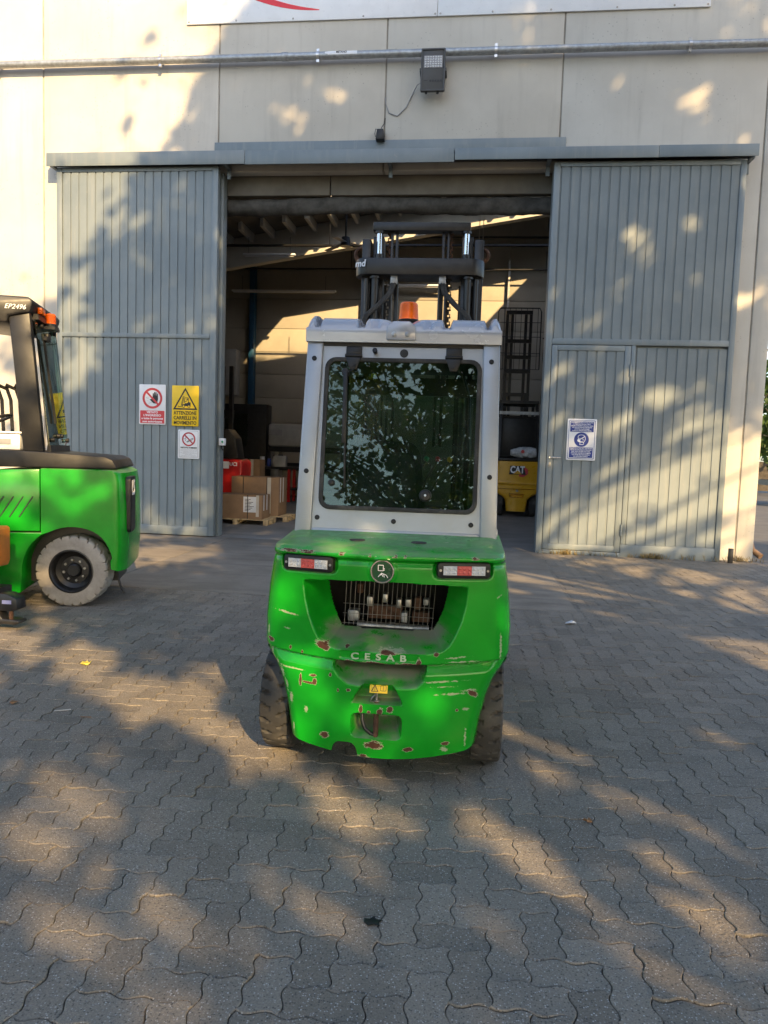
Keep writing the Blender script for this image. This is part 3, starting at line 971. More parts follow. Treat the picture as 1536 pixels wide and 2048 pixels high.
board = thing('signboard', 'large white signboard with a red swoosh high on the wall', 'signboard', (-0.82, 12.29, 8.45))
for x0, x1 in ((-4.138, -0.020), (-0.012, 4.13)):
    b = MB(); b.box(x0, x1, 0, 0.026, 0, 1.22); b.build('board_panel', mat('white_board', (0.76, 0.78, 0.82), 0.3, var=0.03), board, bevel=0.002)
sw_ = []
for i in range(17):
    t_ = i / 16
    sw_.append((-3.55 + 1.63 * t_, 0.62 - 0.47 * (1 - (1 - t_) ** 2.1) ))
up = [(x, z + 0.012 + 0.15 * (1 - i / 16) ** 0.8 * min(1, (i + 4) / 9)) for i, (x, z) in enumerate(sw_)]
b = MB(); b.prism(sw_ + up[::-1], 'y', -0.003, 0.0); b.build('swoosh', M['red_gloss'], board)
for x in (-4.10, -3.3, -2.35, -1.2, -0.05, 0.03, 0.85, 1.75, 2.75, 3.6, 4.09):
    b = MB(); b.cyl((x, 0, 0.035), (x, -0.008, 0.035), 0.016, 0.012, n=10); b.build('screw', M['steel'], board, smooth=40)
cb = thing('switch_box', 'small grey push-button box on the left door jamb', 'switch', (-4.27, 12.33, 1.59))
b = MB(); b.box(-0.03, 0.06, -0.06, 0.05, -0.02, 0.10); b.build('housing', M['white'], cb, bevel=0.006)
b = MB(); b.cyl((0.035, -0.06, 0.04), (0.035, -0.075, 0.04), 0.018, n=12); b.build('button', M['knob_g'], cb, smooth=40)
b = MB(); b.tube([(0, 0, -0.02), (0.0, 0.02, -0.08), (0.02, 0.03, -0.1)], 0.012, 6); b.build('cable', M['black'], cb)
# ------------------------------------------------------------ the green forklift in the middle
def green_mat(name, chips=True):
    m, nt, b = new_mat(name)
    vec = coords(nt, 'Object')
    geo = N(nt, 'ShaderNodeNewGeometry')
    c = mixc(nt, ramp(nt, noise_t(nt, vec, 3.0, 6, 0.6), 0.3, 0.7), (0.004, 0.255, 0.010), (0.008, 0.33, 0.016))
    # fine rubbed scratches
    sv = coords(nt, 'Object', (2.5, 2.5, 45))
    scr = math_n(nt, 'MULTIPLY', ramp(nt, noise_t(nt, sv, 4, 6, 0.7), 0.69, 0.74), ramp(nt, noise_t(nt, vec, 5, 3), 0.5, 0.6))
    c = mixc(nt, math_n(nt, 'MULTIPLY', scr, 0.55), c, (0.38, 0.50, 0.22))
    # dust lying on the ledges
    sep = N(nt, 'ShaderNodeSeparateXYZ')
    nt.links.new(geo.outputs['Normal'], sep.inputs[0])
    dn_ = noise_t(nt, vec, 9, 7, 0.7)
    dust = math_n(nt, 'MULTIPLY', ramp(nt, sep.outputs[2], 0.35, 0.8), ramp(nt, dn_, 0.30, 0.62))
    c = mixc(nt, math_n(nt, 'MULTIPLY', dust, 0.60), c, (0.21, 0.235, 0.16))
    smear = ramp(nt, noise_t(nt, vec, 2.2, 8, 0.75), 0.58, 0.78)
    c = mixc(nt, math_n(nt, 'MULTIPLY', smear, 0.18), c, (0.10, 0.20, 0.06))
    rough = mixc(nt, math_n(nt, 'MULTIPLY', dust, 0.8), (0.23, 0.23, 0.23), (0.7, 0.7, 0.7))
    if chips:
        wv_ = coords(nt, 'Object', (0.8, 1, 1.5))
        nz = math_n(nt, 'SUBTRACT', math_n(nt, 'ADD', math_n(nt, 'MULTIPLY', noise_t(nt, wv_, 110, 6, 0.8), 0.5), math_n(nt, 'MULTIPLY', noise_t(nt, wv_, 34, 4, 0.7), 0.5)), 0.5)
        def field(nm, k):
            at = N(nt, 'ShaderNodeAttribute', attribute_name=nm)
            return math_n(nt, 'ADD', at.outputs['Fac'], math_n(nt, 'MULTIPLY', nz, k))
        ch, sc = field('chip', 2.0), field('scrape', 3.2)
        cream = math_n(nt, 'MAXIMUM', ramp(nt, ch, 0.40, 0.45), math_n(nt, 'MULTIPLY', ramp(nt, sc, 0.55, 0.75), 0.75))
        at = N(nt, 'ShaderNodeAttribute', attribute_name='dusty')
        dd = math_n(nt, 'MULTIPLY', at.outputs['Fac'], ramp(nt, dn_, 0.25, 0.6))
        c = mixc(nt, math_n(nt, 'MULTIPLY', dd, 0.8), c, (0.23, 0.205, 0.165))
        c = mixc(nt, cream, c, (0.44, 0.44, 0.30))
        rc = mixc(nt, noise_t(nt, vec, 60, 4), (0.045, 0.017, 0.009), (0.13, 0.05, 0.022))
        # bare metal edges here and there
        rust = ramp(nt, ch, 0.47, 0.53)
        c = mixc(nt, rust, c, rc)
        rough = mixc(nt, rust, rough, (0.85, 0.85, 0.85))
        h = math_n(nt, 'ADD', math_n(nt, 'MULTIPLY', noise_t(nt, vec, 210, 2), 0.35), math_n(nt, 'MULTIPLY', rust, -1.2))
        bump(nt, b, h, 0.25, 0.003)
    else:
        sf = math_n(nt, 'MULTIPLY', ramp(nt, noise_t(nt, coords(nt, 'Object', (1, 1, 2.2)), 10, 8, 0.75), 0.66, 0.69), 0.7)
        c = mixc(nt, sf, c, (0.16, 0.22, 0.10))
        bump(nt, b, noise_t(nt, vec, 210, 2), 0.07, 0.003)
    nt.links.new(c, b.inputs['Base Color'])
    nt.links.new(rough, b.inputs['Roughness'])
    b.inputs['Coat Weight'].default_value = 0.12
    b.inputs['Specular IOR Level'].default_value = 0.4
    b.inputs['Coat Roughness'].default_value = 0.12
    return m

M['green'] = green_mat('chipped_green_paint')
M['green2'] = green_mat('green_paint', False)
CHIPS=[(-0.281,0.646,0.0373,0.0189,25,1),(0.045,0.639,0.0791,0.0118,0,2),(0.022,0.631,0.0439,0.0094,0,1),(-0.15,0.581,0.0307,0.0094,5,1),(-0.034,0.578,0.0593,0.0118,3,1),(0.116,0.58,0.0483,0.0118,2,1),(0.168,0.595,0.011,0.0213,0,1),(0.246,0.635,0.0132,0.0118,0,1),(-0.387,0.474,0.0066,0.0354,0,1),(-0.347,0.462,0.0395,0.0047,3,1),(-0.316,0.471,0.011,0.0189,0,1),(-0.324,0.499,0.0154,0.0071,0,1),(-0.485,0.496,0.0132,0.0378,-10,2),(-0.457,0.438,0.0088,0.0472,-15,2),(-0.432,0.375,0.011,0.0331,0,2),(-0.093,0.362,0.0088,0.0189,0,1),(-0.055,0.35,0.0088,0.0071,0,1),(-0.004,0.356,0.0132,0.0213,10,1),(0.042,0.369,0.0154,0.0165,0,1),(-0.262,0.221,0.0198,0.0189,10,1),(-0.029,0.192,0.0395,0.0213,0,1),(0.13,0.18,0.022,0.0118,0,1),(0.301,0.216,0.022,0.0094,0,1),(0.296,0.185,0.0242,0.0165,0,2),(0.417,0.454,0.0242,0.0142,20,1),(0.386,0.38,0.0198,0.0094,0,2),(0.35,0.373,0.0066,0.0071,0,1),(-0.543,0.648,0.0176,0.0118,20,1),(-0.558,0.687,0.0066,0.0331,0,2),(-0.355,0.337,0.011,0.0165,0,2),(0.342,0.622,0.0747,0.0047,-6,2),(0.326,0.451,0.0922,0.0071,-4,2),(0.405,0.468,0.0439,0.0071,-4,2),(0.29,0.509,0.1142,0.0035,-4,2),(0.28,0.483,0.0659,0.0024,-4,2),(-0.44,0.623,0.0066,0.0118,0,1),(-0.381,0.607,0.0044,0.0071,0,1),(-0.459,0.711,0.0176,0.0035,8,2),(-0.169,0.646,0.011,0.0047,0,1),(0.541,0.652,0.0066,0.0614,0,2),(0.537,0.698,0.0044,0.0472,0,2),(0.354,0.602,0.1098,0.0035,-3,2),(-0.419,0.522,0.0659,0.0024,5,2),(-0.09,0.128,0.0439,0.0118,5,2),(-0.078,0.134,0.0176,0.0071,0,1),(-0.417,0.237,0.0044,0.0472,0,2),(-0.449,0.783,0.0549,0.0024,8,2),(-0.484,0.79,0.0483,0.0024,8,2),(0.392,0.246,0.0066,0.0472,0,2),(-0.507,0.543,0.0066,0.0236,0,2),(-0.203,0.443,0.0044,0.0094,0,1),(-0.153,0.446,0.011,0.0071,0,1),(-0.242,0.511,0.0066,0.0094,0,1),(0.521,0.904,0.0176,0.0047,-30,2),(-0.539,0.588,0.0044,0.0283,0,2)]


fk = thing('forklift', 'green and silver forklift with chipped paint seen from behind, amber beacon on top', 'forklift', (-0.368, 3.3, 0), R(1.3))

def sstep(x, a=0.0, b=1.0):
    t = np.clip((x - a) / (b - a), 0, 1)
    return t * t * (3 - 2 * t)

def poly_dist(x, z, P, sz=1.0):
    """signed distance inside positive; z scaled by sz"""
    n = len(P)
    d = np.full(x.shape, 1e9)
    ins = np.zeros(x.shape, bool)
    for i in range(n):
        ax, az = P[i][0], P[i][1] * sz
        bx_, bz_ = P[(i + 1) % n][0], P[(i + 1) % n][1] * sz
        zz = z * sz
        ex, ez = bx_ - ax, bz_ - az
        t = np.clip(((x - ax) * ex + (zz - az) * ez) / (ex * ex + ez * ez), 0, 1)
        d = np.minimum(d, np.hypot(x - ax - t * ex, zz - az - t * ez))
        with np.errstate(divide='ignore', invalid='ignore'):
            ins ^= ((az > zz) != (bz_ > zz)) & (x < ex * (zz - az) / (ez if ez != 0 else 1e-9) + ax)
    return np.where(ins, d, -d)

ZT = 1.098
WZ = np.array([0.10, 0.19, 0.31, 0.42, 0.49, 0.53, 0.560, 0.585, 0.605, 0.63, 0.75, 0.9, 1.0, 1.04, 1.10])
WW = np.array([0.430, 0.442, 0.460, 0.486, 0.511, 0.532, 0.552, 0.570, 0.581, 0.586, 0.588, 0.575, 0.560, 0.552, 0.543])
NU, NV = 270, 230
u = np.linspace(-1, 1, NU)
u = np.sign(u) * (1 - (1 - np.abs(u)) ** 1.08)
v = np.linspace(0, 1, NV)
U, Vv = np.meshgrid(u, v)
Z = 0.125 + Vv * (ZT - 0.125)
Wd = np.interp(Z, WZ, WW)
X = U * Wd
zb = 0.125 + 0.055 * (X / 0.40) ** 2 * (np.abs(X) < 0.6)
zb = np.maximum(zb, np.where(np.abs(X + 0.168) < 0.062, 0.125 + 0.072 * np.sqrt(np.clip(1 - ((X + 0.168) / 0.062) ** 4, 0, 1)), 0))
Z = np.maximum(Z, np.minimum(zb, 0.22))
Y = 0.088 * (X / 0.55) ** 2
e = np.clip((np.abs(U) - 0.87) / 0.13, 0, 1)
Y = Y + 0.10 * (1 - np.sqrt(np.clip(1 - e * e, 0, 1)))
zs_ = 0.578 + 0.030 * (X / 0.55) ** 2
low = sstep(zs_ - Z, -0.002, 0.004)
Y = Y + low * (0.018 * (1 - sstep(zs_ - Z, 0.0, 0.055)) + 0.004)
Y = Y + 0.010 * np.exp(-((Z - zs_) / 0.004) ** 2)
Y = Y + 0.03 * sstep(0.26 - Z, 0.0, 0.20)
Y = Y - 0.024 * sstep(Z, 1.052, 1.070) + 0.006 * np.exp(-((Z - 1.05) / 0.012) ** 2)
Y = Y + 0.02 * sstep(Z, 1.078, ZT) ** 2
# big air-outlet recess
outl = [(-0.385, 1.2), (0.380, 1.2), (0.380, 0.92), (0.374, 0.86), (0.358, 0.79), (0.33, 0.72), (0.305, 0.675), (0.275, 0.648), (0.22, 0.636), (0, 0.630), (-0.22, 0.636), (-0.275, 0.648), (-0.305, 0.675), (-0.33, 0.72), (-0.358, 0.79), (-0.376, 0.86), (-0.385, 0.92)]
di = poly_dist(X, Z, outl, 1.45)
topz = 0.945 + 0.012 * (1 - (X / 0.4) ** 2)
cutt = sstep(topz - Z, -0.003, 0.005)
DG = 0.21 * np.clip(di / 0.092, 0, 1) ** 0.95 * cutt
DG = DG * sstep(di, -0.002, 0.012)
Y = Y + DG
# slot pocket under the name plate
slot = [(-0.232, 0.8), (0.205, 0.8), (0.205, 0.55), (0.195, 0.505), (0.165, 0.470), (0.12, 0.463), (-0.10, 0.463), (-0.165, 0.475), (-0.205, 0.505), (-0.232, 0.55)]
ds = poly_dist(X, Z, slot)
DS = 0.15 * np.clip((Z - 0.463) / 0.105, 0, 1) ** 0.9 * sstep(ds, 0, 0.028) * sstep((zs_ - 0.006) - Z, -0.002, 0.004)
DS = DS * (1 + 1.6 * sstep(Z, 0.530, 0.562))
# little boss recess with the pin head
bos = [(-0.132, 0.388), (0.092, 0.388), (0.090, 0.40), (0.050, 0.483), (-0.082, 0.483), (-0.130, 0.40)]
db = poly_dist(X, Z, bos)
inb = sstep(db, -0.008, 0.006)
DBo = 0.075 * sstep(Z, 0.388, 0.402) * np.clip((0.50 - Z) / 0.095, 0.12, 1) * inb
Y = Y + np.maximum(DS * (1 - inb), DBo)
# tow-pin pocket
pock = rrect(-0.140, 0.100, 0.222, 0.343, 0.03)
dp_ = poly_dist(X, Z, pock)
DP = 0.15 * np.clip(dp_ / 0.035, 0, 1) ** 0.8 * (0.35 + 0.65 * sstep(Z, 0.225, 0.29)) * sstep(dp_, 0, 0.006)
DP = np.maximum(DP, 0.15 * sstep(dp_, 0.0, 0.012) * sstep(Z, 0.31, 0.33))
Y = Y + DP
# name plate and light recesses
Y = Y + 0.005 * sstep(poly_dist(X, Z, rrect(-0.200, 0.165, 0.592, 0.634, 0.012)), 0, 0.004)
for cx in (-0.356, 0.352):
    Y = Y + 0.020 * sstep(poly_dist(X, Z, rrect(cx - 0.135, cx + 0.135, 0.985, 1.068, 0.03)), -0.004, 0.010)
Y = Y - 0.006 * sstep(poly_dist(X, Z, circle(-0.012, 1.012, 0.066, 24)), -0.006, 0.006)
hole = di > 0.088
hole &= Z < topz - 0.012
# top rows: over the lip and forward to the cab
rows = [(X, Y, Z)]
TX, TY, TZ = [], [], []
xl = U[-1] * 0.543
y_l, e_l = Y[-1].copy(), np.clip((np.abs(U[-1]) - 0.87) / 0.13, 0, 1)
NT = 30
for k in range(1, NT + 1):
    t = k / NT
    yy = y_l + (0.62 - y_l) * t ** 1.15
    zz = ZT + 0.012 * (1 - math.exp(-t * 14)) + 0.035 * t - 0.022 * e_l ** 2 * (1 - math.exp(-t * 8)) * 0.8
    TX.append(xl + 0 * yy); TY.append(yy); TZ.append(zz)
X = np.vstack([X] + TX); Y = np.vstack([Y] + TY); Z = np.vstack([Z] + TZ)
NR = X.shape[0]
# chips and scrapes painted as fields of wear
chip = np.zeros(X.shape); scrape = np.zeros(X.shape)
for cx, cz, rx, rz, rot, kind in CHIPS:
    ca, sa = math.cos(R(rot)), math.sin(R(rot))
    dx, dz = X - cx, -(Z - cz)
    a = (dx * ca + dz * sa) / max(rx, 0.0055)
    b_ = (-dx * sa + dz * ca) / max(rz, 0.0055)
    f = np.clip(1.05 - 0.62 * np.hypot(a, b_), 0, 1) * (Y < 0.3)
    if kind == 1: chip = np.maximum(chip, f)
    else: scrape = np.maximum(scrape, f)
# worn lip edge and corners, white rubs on the lid
lipz = (np.abs(Z - 1.083) < 0.008) & (Y < 0.12)
scrape = np.maximum(scrape, np.where(lipz, 0.30, 0))
for cx, w in ((-0.45, 0.07), (-0.37, 0.06), (0.40, 0.025), (0.045, 0.022), (-0.07, 0.012), (0.09, 0.01), (-0.20, 0.02)):
    chip = np.maximum(chip, np.where(lipz, np.clip(1.0 - np.abs(X - cx) / w * 0.6, 0, 1) * 0.62, 0))
for cx, cy, rx, ry in ((-0.10, 0.30, 0.035, 0.012), (-0.20, 0.30, 0.01, 0.006), (0.27, 0.25, 0.02, 0.008), (0.30, 0.12, 0.02, 0.006), (0.16, 0.34, 0.03, 0.006), (-0.28, 0.22, 0.01, 0.01)):
    scrape = np.maximum(scrape, np.where(Z > 1.1, np.clip(1.1 - 0.6 * np.hypot((X - cx) / rx, (Y - cy) / ry), 0, 1), 0))
for cx, cy, rx in ((-0.05, 0.12, 0.012), (-0.16, 0.08, 0.014), (0.13, 0.13, 0.012), (0.20, 0.31, 0.03), (0.12, 0.05, 0.008)):
    chip = np.maximum(chip, np.where(Z > 1.1, np.clip(0.9 - 0.6 * np.hypot((X - cx) / rx, (Y - cy) / 0.006), 0, 1), 0))
dusty = np.zeros(X.shape)
pad = lambda a: np.vstack([a, np.zeros((NT, NU))])
dusty = np.maximum(dusty, pad(sstep(DG, 0.05, 0.17) * sstep(0.76 - Z[:NV], 0, 0.05)))
dusty = np.maximum(dusty, pad((sstep(DS, 0.03, 0.08) * (1 - sstep(DS, 0.16, 0.24)))))
dusty = np.maximum(dusty, pad(sstep(DP, 0.04, 0.09)))
dusty = np.maximum(dusty, pad(sstep(DBo, 0.035, 0.05) * 0.8))
verts = np.stack([X.ravel(), Y.ravel(), Z.ravel()], 1)
quads = []
idx = np.arange(NR * NU).reshape(NR, NU)
HH = np.vstack([hole, np.zeros((NT, NU), bool)])
for r in range(NR - 1):
    for c in range(NU - 1):
        if HH[r, c] and HH[r, c + 1] and HH[r + 1, c] and HH[r + 1, c + 1]: continue
        quads.append((idx[r, c], idx[r, c + 1], idx[r + 1, c + 1], idx[r + 1, c]))
vl = verts.tolist()
att = [chip.ravel().tolist(), scrape.ravel().tolist(), dusty.ravel().tolist()]
# side walls and underside, rows of extra vertices in front of the border
for side in (0, NU - 1):
    prev = None
    for r in range(0, NR):
        x, y, z = verts[idx[r, side]]
        yf = 0.95 if z > 0.60 else 0.17
        if r >= NV: yf = 0.96
        cols = [idx[r, side]]
        for k in (0.3, 1.0):
            vl.append([x, y + (yf - y) * k, z]); cols.append(len(vl) - 1)
            for a in att: a.append(0)
        if r in (0,) or (r % 3 == 0):
            pass
        if prev:
            for k in range(2):
                q = (prev[k], prev[k + 1], cols[k + 1], cols[k])
                quads.append(q if side else q[::-1])
        prev = cols
prev = None
for c in range(NU):
    x, y, z = verts[idx[0, c]]
    vl.append([x, 0.5, z + 0.02])
    for a in att: a.append(0)
    cur_ = (idx[0, c], len(vl) - 1)
    if prev: quads.append((prev[0], prev[1], cur_[1], cur_[0]))
    prev = cur_
me = bpy.data.meshes.new('counterweight')
me.from_pydata(vl, [], [tuple(int(i) for i in q) for q in quads])
for nm, a in zip(('chip', 'scrape', 'dusty'), att):
    me.attributes.new(nm, 'FLOAT', 'POINT').data.foreach_set('value', a)
me.polygons.foreach_set('use_smooth', [True] * len(me.polygons))
me.set_sharp_from_angle(angle=R(60))
cw = link('counterweight', me, M['green'], fk)

def face_y(x): return 0.088 * (x / 0.55) ** 2
# tail lights
for cx in (-0.356, 0.352):
    ang = math.atan(2 * 0.088 * cx / 0.55 ** 2)
    T = Matrix.Translation((cx, face_y(cx) + 0.012, 1.0265)) @ Matrix.Rotation(ang, 4, 'Z')
    b = MB(); b.prism(rrect(-0.122, 0.122, -0.036, 0.036, 0.018), 'y', -0.022, 0.02); b.xform(T)
    tl = b.build('tail_light', M['black'], fk, bevel=0.005)
    for i, (x0, x1, mm) in enumerate(((-0.096, -0.034, 'clear_lens'), (-0.0325, 0.0325, 'red_lens'), (0.034, 0.096, 'clear_lens'))):
        b = MB(); b.box(x0, x1, -0.0285, -0.0225, -0.0205, 0.0205)
        for k in range(3):
            xc = x0 + (x1 - x0) * (k + 0.5) / 3
            for zc in (-0.009, 0.009):
                b.lathe([(0.0075, -0.0286), (0.0045, -0.0320), (0.001, -0.0325)], (xc, 0, zc), (0, 1, 0), 8)
        b.xform(T)
        b.build('lens', M[mm], tl, smooth=30)
    for x in (-0.109, 0.109):
        b = MB(); b.cyl((x, -0.022, 0), (x, -0.0255, 0), 0.006, n=8); b.xform(T); b.build('screw', M['steel'], tl)
# round badge
b = MB(); b.lathe([(0.056, 0.012), (0.056, -0.006), (0.053, -0.010), (0.048, -0.010), (0.046, -0.005), (0.046, 0.012)], (-0.012, -0.006, 1.012), (0, 1, 0), 40, closed=True)
bd = b.build('badge', M['chrome'], fk, smooth=40)
b = MB(); b.prism(circle(-0.012, 1.012, 0.0465, 36), 'y', -0.0105, 0.0); b.build('badge_disc', mat('dark_green_enamel', (0.008, 0.055, 0.022), 0.25, var=0.1), bd)
b = MB()
def ln(p, q, w=0.0032): b.bar((-0.012 + p[0], -0.0113, 1.012 + p[1]), (-0.012 + q[0], -0.0113, 1.012 + q[1]), w, 0.0015, (0, 1, 0))
for p, q in (((-0.019, 0.028), (0.004, 0.028)), ((0.004, 0.028), (0.004, 0.003)), ((0.004, 0.003), (-0.019, 0.003)), ((-0.019, 0.003), (-0.019, 0.028)),
             ((0.006, 0.014), (0.010, 0.012)), ((0.006, 0.004), (0.010, 0.008)), ((-0.018, -0.026), (-0.004, -0.008)), ((-0.004, -0.008), (0.018, -0.016)), ((0.018, -0.016), (0.026, -0.029)), ((0.006, -0.012), (0.010, -0.027)), ((-0.004, -0.010), (0.004, -0.024)), ((-0.010, -0.018), (0.0, -0.012))):
    ln(p, q, 0.0028)
b.build('emblem', M['white_print'], bd)
text('lettering', 'CESAB', 0.042, (-0.018, -0.001, 0.612), mat('cast_letters', (0.45, 0.55, 0.35), 0.4), fk, bold=0.0008, width=0.255, space=1.9, extrude=0.003)
# sticker, pins
b = MB(); b.box(-0.055, 0.028, -0.0015, 0, -0.023, 0.023)
Ts = Matrix.Translation((0, 0.018, 0.462)) @ Matrix.Rotation(R(-32), 4, 'X')
b.xform(Ts); sk = b.build('warning_sticker', M['yellow_print'], fk)
b = MB(); b.frame([(-0.048, -0.017), (-0.014, -0.017), (-0.031, 0.017)], [(-0.043, -0.0145), (-0.019, -0.0145), (-0.031, 0.0105)], 'y', -0.0025, -0.001)
b.box(-0.0322, -0.0298, -0.0025, -0.001, -0.007, 0.004).box(-0.0322, -0.0298, -0.0025, -0.001, -0.012, -0.009)
b.frame(rrect(-0.006, 0.022, -0.013, 0.013, 0.006), rrect(-0.0045, 0.0205, -0.0115, 0.0115, 0.005), 'y', -0.0025, -0.001)
b.box(0.0072, 0.0088, -0.0025, -0.001, -0.012, 0.012)
b.xform(Ts); b.build('pictogram', M['black_print'], sk)
b = MB(); b.cyl((-0.023, 0.030, 0.20), (-0.023, 0.030, 0.40), 0.0125, n=14); b.build('tow_pin', M['rust'], fk, smooth=40)
b = MB(); b.cyl((-0.023, 0.032, 0.385), (-0.023, 0.030, 0.440), 0.006, n=10)
b.tube([(-0.023, 0.030, 0.44), (-0.032, 0.012, 0.428), (-0.045, 0.008, 0.415), (-0.05, 0.012, 0.402), (-0.035, 0.022, 0.395)], 0.003, 6)
b.cyl((-0.023, 0.030, 0.398), (-0.023, 0.030, 0.404), 0.018, n=14)
b.build('pin_head', M['steel'], fk, smooth=40)
b = MB(); b.tube([(-0.09, 0.05, 0.335), (-0.088, 0.035, 0.30), (-0.075, 0.03, 0.265), (-0.045, 0.03, 0.240), (-0.03, 0.03, 0.236)], 0.009, 8); b.build('pin_bracket', M['black_metal'], fk, smooth=50)
# rubber caps on the lid
for x in (-0.157, 0.139):
    b = MB(); b.lathe([(0.038, -0.01), (0.038, 0.003), (0.034, 0.0055), (0.001, 0.0055)], (x, 0.205, 1.122), (0, 0.035, 1), 24); b.build('rubber_cap', M['rubber'], fk, smooth=40)
# outlet interior: box blackened in place of the cavity's shade, wire grille, machinery
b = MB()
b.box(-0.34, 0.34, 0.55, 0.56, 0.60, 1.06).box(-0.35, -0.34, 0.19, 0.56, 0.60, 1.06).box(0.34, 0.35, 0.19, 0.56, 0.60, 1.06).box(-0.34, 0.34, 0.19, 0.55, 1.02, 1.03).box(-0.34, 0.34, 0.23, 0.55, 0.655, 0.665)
b.build('engine_bay', mat('bay_shade_black', (0.004, 0.004, 0.004), 0.9, var=0.3), fk)
gr = MB()
G0, G1 = (0.245, 0.700), (0.30, 0.945)
for i in range(20):
    x = -0.215 + 0.43 * i / 19
    gr.cyl((x + 0.012 * (i % 2) * 0, G0[0], G0[1]), (x * 1.03 + 0.006, G1[0], G1[1]), 0.0014, n=5)
for t in (0.03, 0.22, 0.41, 0.97):
    gr.cyl((-0.225, G0[0] + (G1[0] - G0[0]) * t, G0[1] + (G1[1] - G0[1]) * t), (0.222, G0[0] + (G1[0] - G0[0]) * t, G0[1] + (G1[1] - G0[1]) * t - 0.004), 0.0014, n=5)
gr.build('wire_grille', mat('dull_wire', (0.20, 0.19, 0.175), 0.5, metal=0.6), fk, smooth=40)
b = MB(); b.cyl((-0.155, 0.29, 0.690), (0.20, 0.29, 0.686), 0.020, n=18); b.cyl((-0.155, 0.29, 0.690), (-0.12, 0.29, 0.690), 0.024, n=18); b.cyl((0.0, 0.29, 0.688), (0.028, 0.29, 0.688), 0.024, n=18)
b.build('exhaust_pipe', M['steel'], fk, smooth=40)
for (x0, x1, z0, z1, y, c) in ((-0.21, -0.155, 0.70, 0.755, 0.32, 'galv'), (-0.18, -0.15, 0.82, 0.865, 0.44, 'rust'), (-0.11, 0.06, 0.71, 0.775, 0.36, 'rust'), (-0.12, -0.09, 0.77, 0.82, 0.36, 'steel'), (-0.04, -0.015, 0.79, 0.835, 0.37, 'steel'), (0.035, 0.055, 0.77, 0.815, 0.35, 'steel'), (0.06, 0.09, 0.705, 0.755, 0.32, 'galv'), (0.075, 0.105, 0.775, 0.815, 0.36, 'steel'), (0.12, 0.155, 0.765, 0.825, 0.36, 'rust'), (0.11, 0.20, 0.70, 0.75, 0.37, 'rust'), (0.165, 0.19, 0.79, 0.82, 0.36, 'galv')):
    b = MB(); b.box(x0, x1, y, y + 0.06, z0, z1); b.build('engine_fitting', M[c], fk, bevel=0.004)

# rear wheels
def tyre_mesh(rad, wid, rim, nlug=22, groove=0.012, na=176, slant=0.5):
    prof = [(-0.5, rim, 0), (-0.5, rim + (rad - rim) * 0.35, 0), (-0.515, rim + (rad - rim) * 0.7, 0), (-0.49, rad * 0.965, 1), (-0.44, rad * 0.993, 1), (-0.34, rad, 1), (-0.24, rad * 1.002, 1), (-0.16, rad * 1.003, .6), (-0.08, rad * 1.003, 0), (0, rad * 1.003, 0)]
    prof = prof + [(-a, b_, c) for a, b_, c in prof[-2::-1]]
    vs, fs = [], []
    for i in range(na):
        t = 2 * math.pi * i / na
        for a, r, gk in prof:
            ph = (t * nlug / (2 * math.pi) + slant * abs(a) * 2 + (0.5 if a > 0 else 0)) % 1
            g_ = groove * gk if ph < 0.16 else 0
            rr = r - g_
            vs.append((a * wid, rr * math.cos(t), rr * math.sin(t)))
    k = len(prof)
    for i in range(na):
        for j in range(k - 1):
            fs.append((i * k + j, ((i + 1) % na) * k + j, ((i + 1) % na) * k + j + 1, i * k + j + 1))
    b = MB(); b.add(vs, fs)
    return b.mesh('tyre', 35)
def wheel(parent, pos, rad, wid, rim_m, tyre_m, side, rim=0.6, rot=0.0, nl=22, gv=0.012, name='wheel', facing='x'):
    rr = rad * rim
    b = MB()
    s = side
    b.lathe([(rr * 0.99, 0.0), (rr * 0.99, s * wid * 0.48), (rr * 0.92, s * wid * 0.49), (rr * 0.86, s * wid * 0.44), (rr * 0.80, s * wid * 0.20), (rr * 0.62, s * wid * 0.10), (rr * 0.34, s * wid * 0.12), (rr * 0.30, s * wid * 0.26), (rr * 0.24, s * wid * 0.30), (0.001, s * wid * 0.30)], (0, 0, 0), (1, 0, 0), 36)
    w_ = b.build(name, rim_m, parent, smooth=35)
    w_.location = pos
    w_.rotation_euler = (0, 0, rot)
    me = tyre_mesh(rad, wid, rr * 0.985, nl, gv)
    link('tyre', me, tyre_m, w_)
    for k in range(8):
        t = 2 * math.pi * k / 8 + 0.2
        b = MB()
        c = (rr * 0.47 * math.cos(t), rr * 0.47 * math.sin(t))
        b.cyl((s * wid * 0.10, c[0], c[1]), (s * wid * 0.18, c[0], c[1]), 0.011 * rad / 0.3, n=6)
        b.build('wheel_nut', M['steel'], w_)
    return w_
M['tyre_dusty'] = mat('dusty_tyre', (0.045, 0.041, 0.036), 0.85, var=0.25, vs=7, bmp=0.25, bs=120, dirt=(0.15, 0.125, 0.095), dirt_amt=0.7, dirt_s=3)
wheel(fk, (-0.535, 0.44, 0.272), 0.272, 0.150, M['black_metal'], M['rubber'], -1, 0.56, R(-2), 24, 0.020)
wheel(fk, (0.505, 0.44, 0.272), 0.272, 0.150, M['black_metal'], M['tyre_dusty'], 1, 0.56, R(-2), 24, 0.020)
wheel(fk, (-0.50, 1.98, 0.335), 0.335, 0.22, M['black_metal'], M['rubber'], -1, 0.55, 0, 24)
wheel(fk, (0.50, 1.98, 0.335), 0.335, 0.22, M['black_metal'], M['rubber'], 1, 0.55, 0, 24)
b = MB(); b.box(-0.42, 0.42, 0.30, 0.45, 0.20, 0.34); b.build('steer_axle', M['black_metal'], fk)
b = MB(); b.box(-0.40, 0.40, 0.56, 1.55, 0.30, 1.09).box(-0.54, 0.54, 0.965, 1.45, 0.35, 1.05).box(-0.42, 0.42, 1.56, 2.05, 0.28, 0.62)
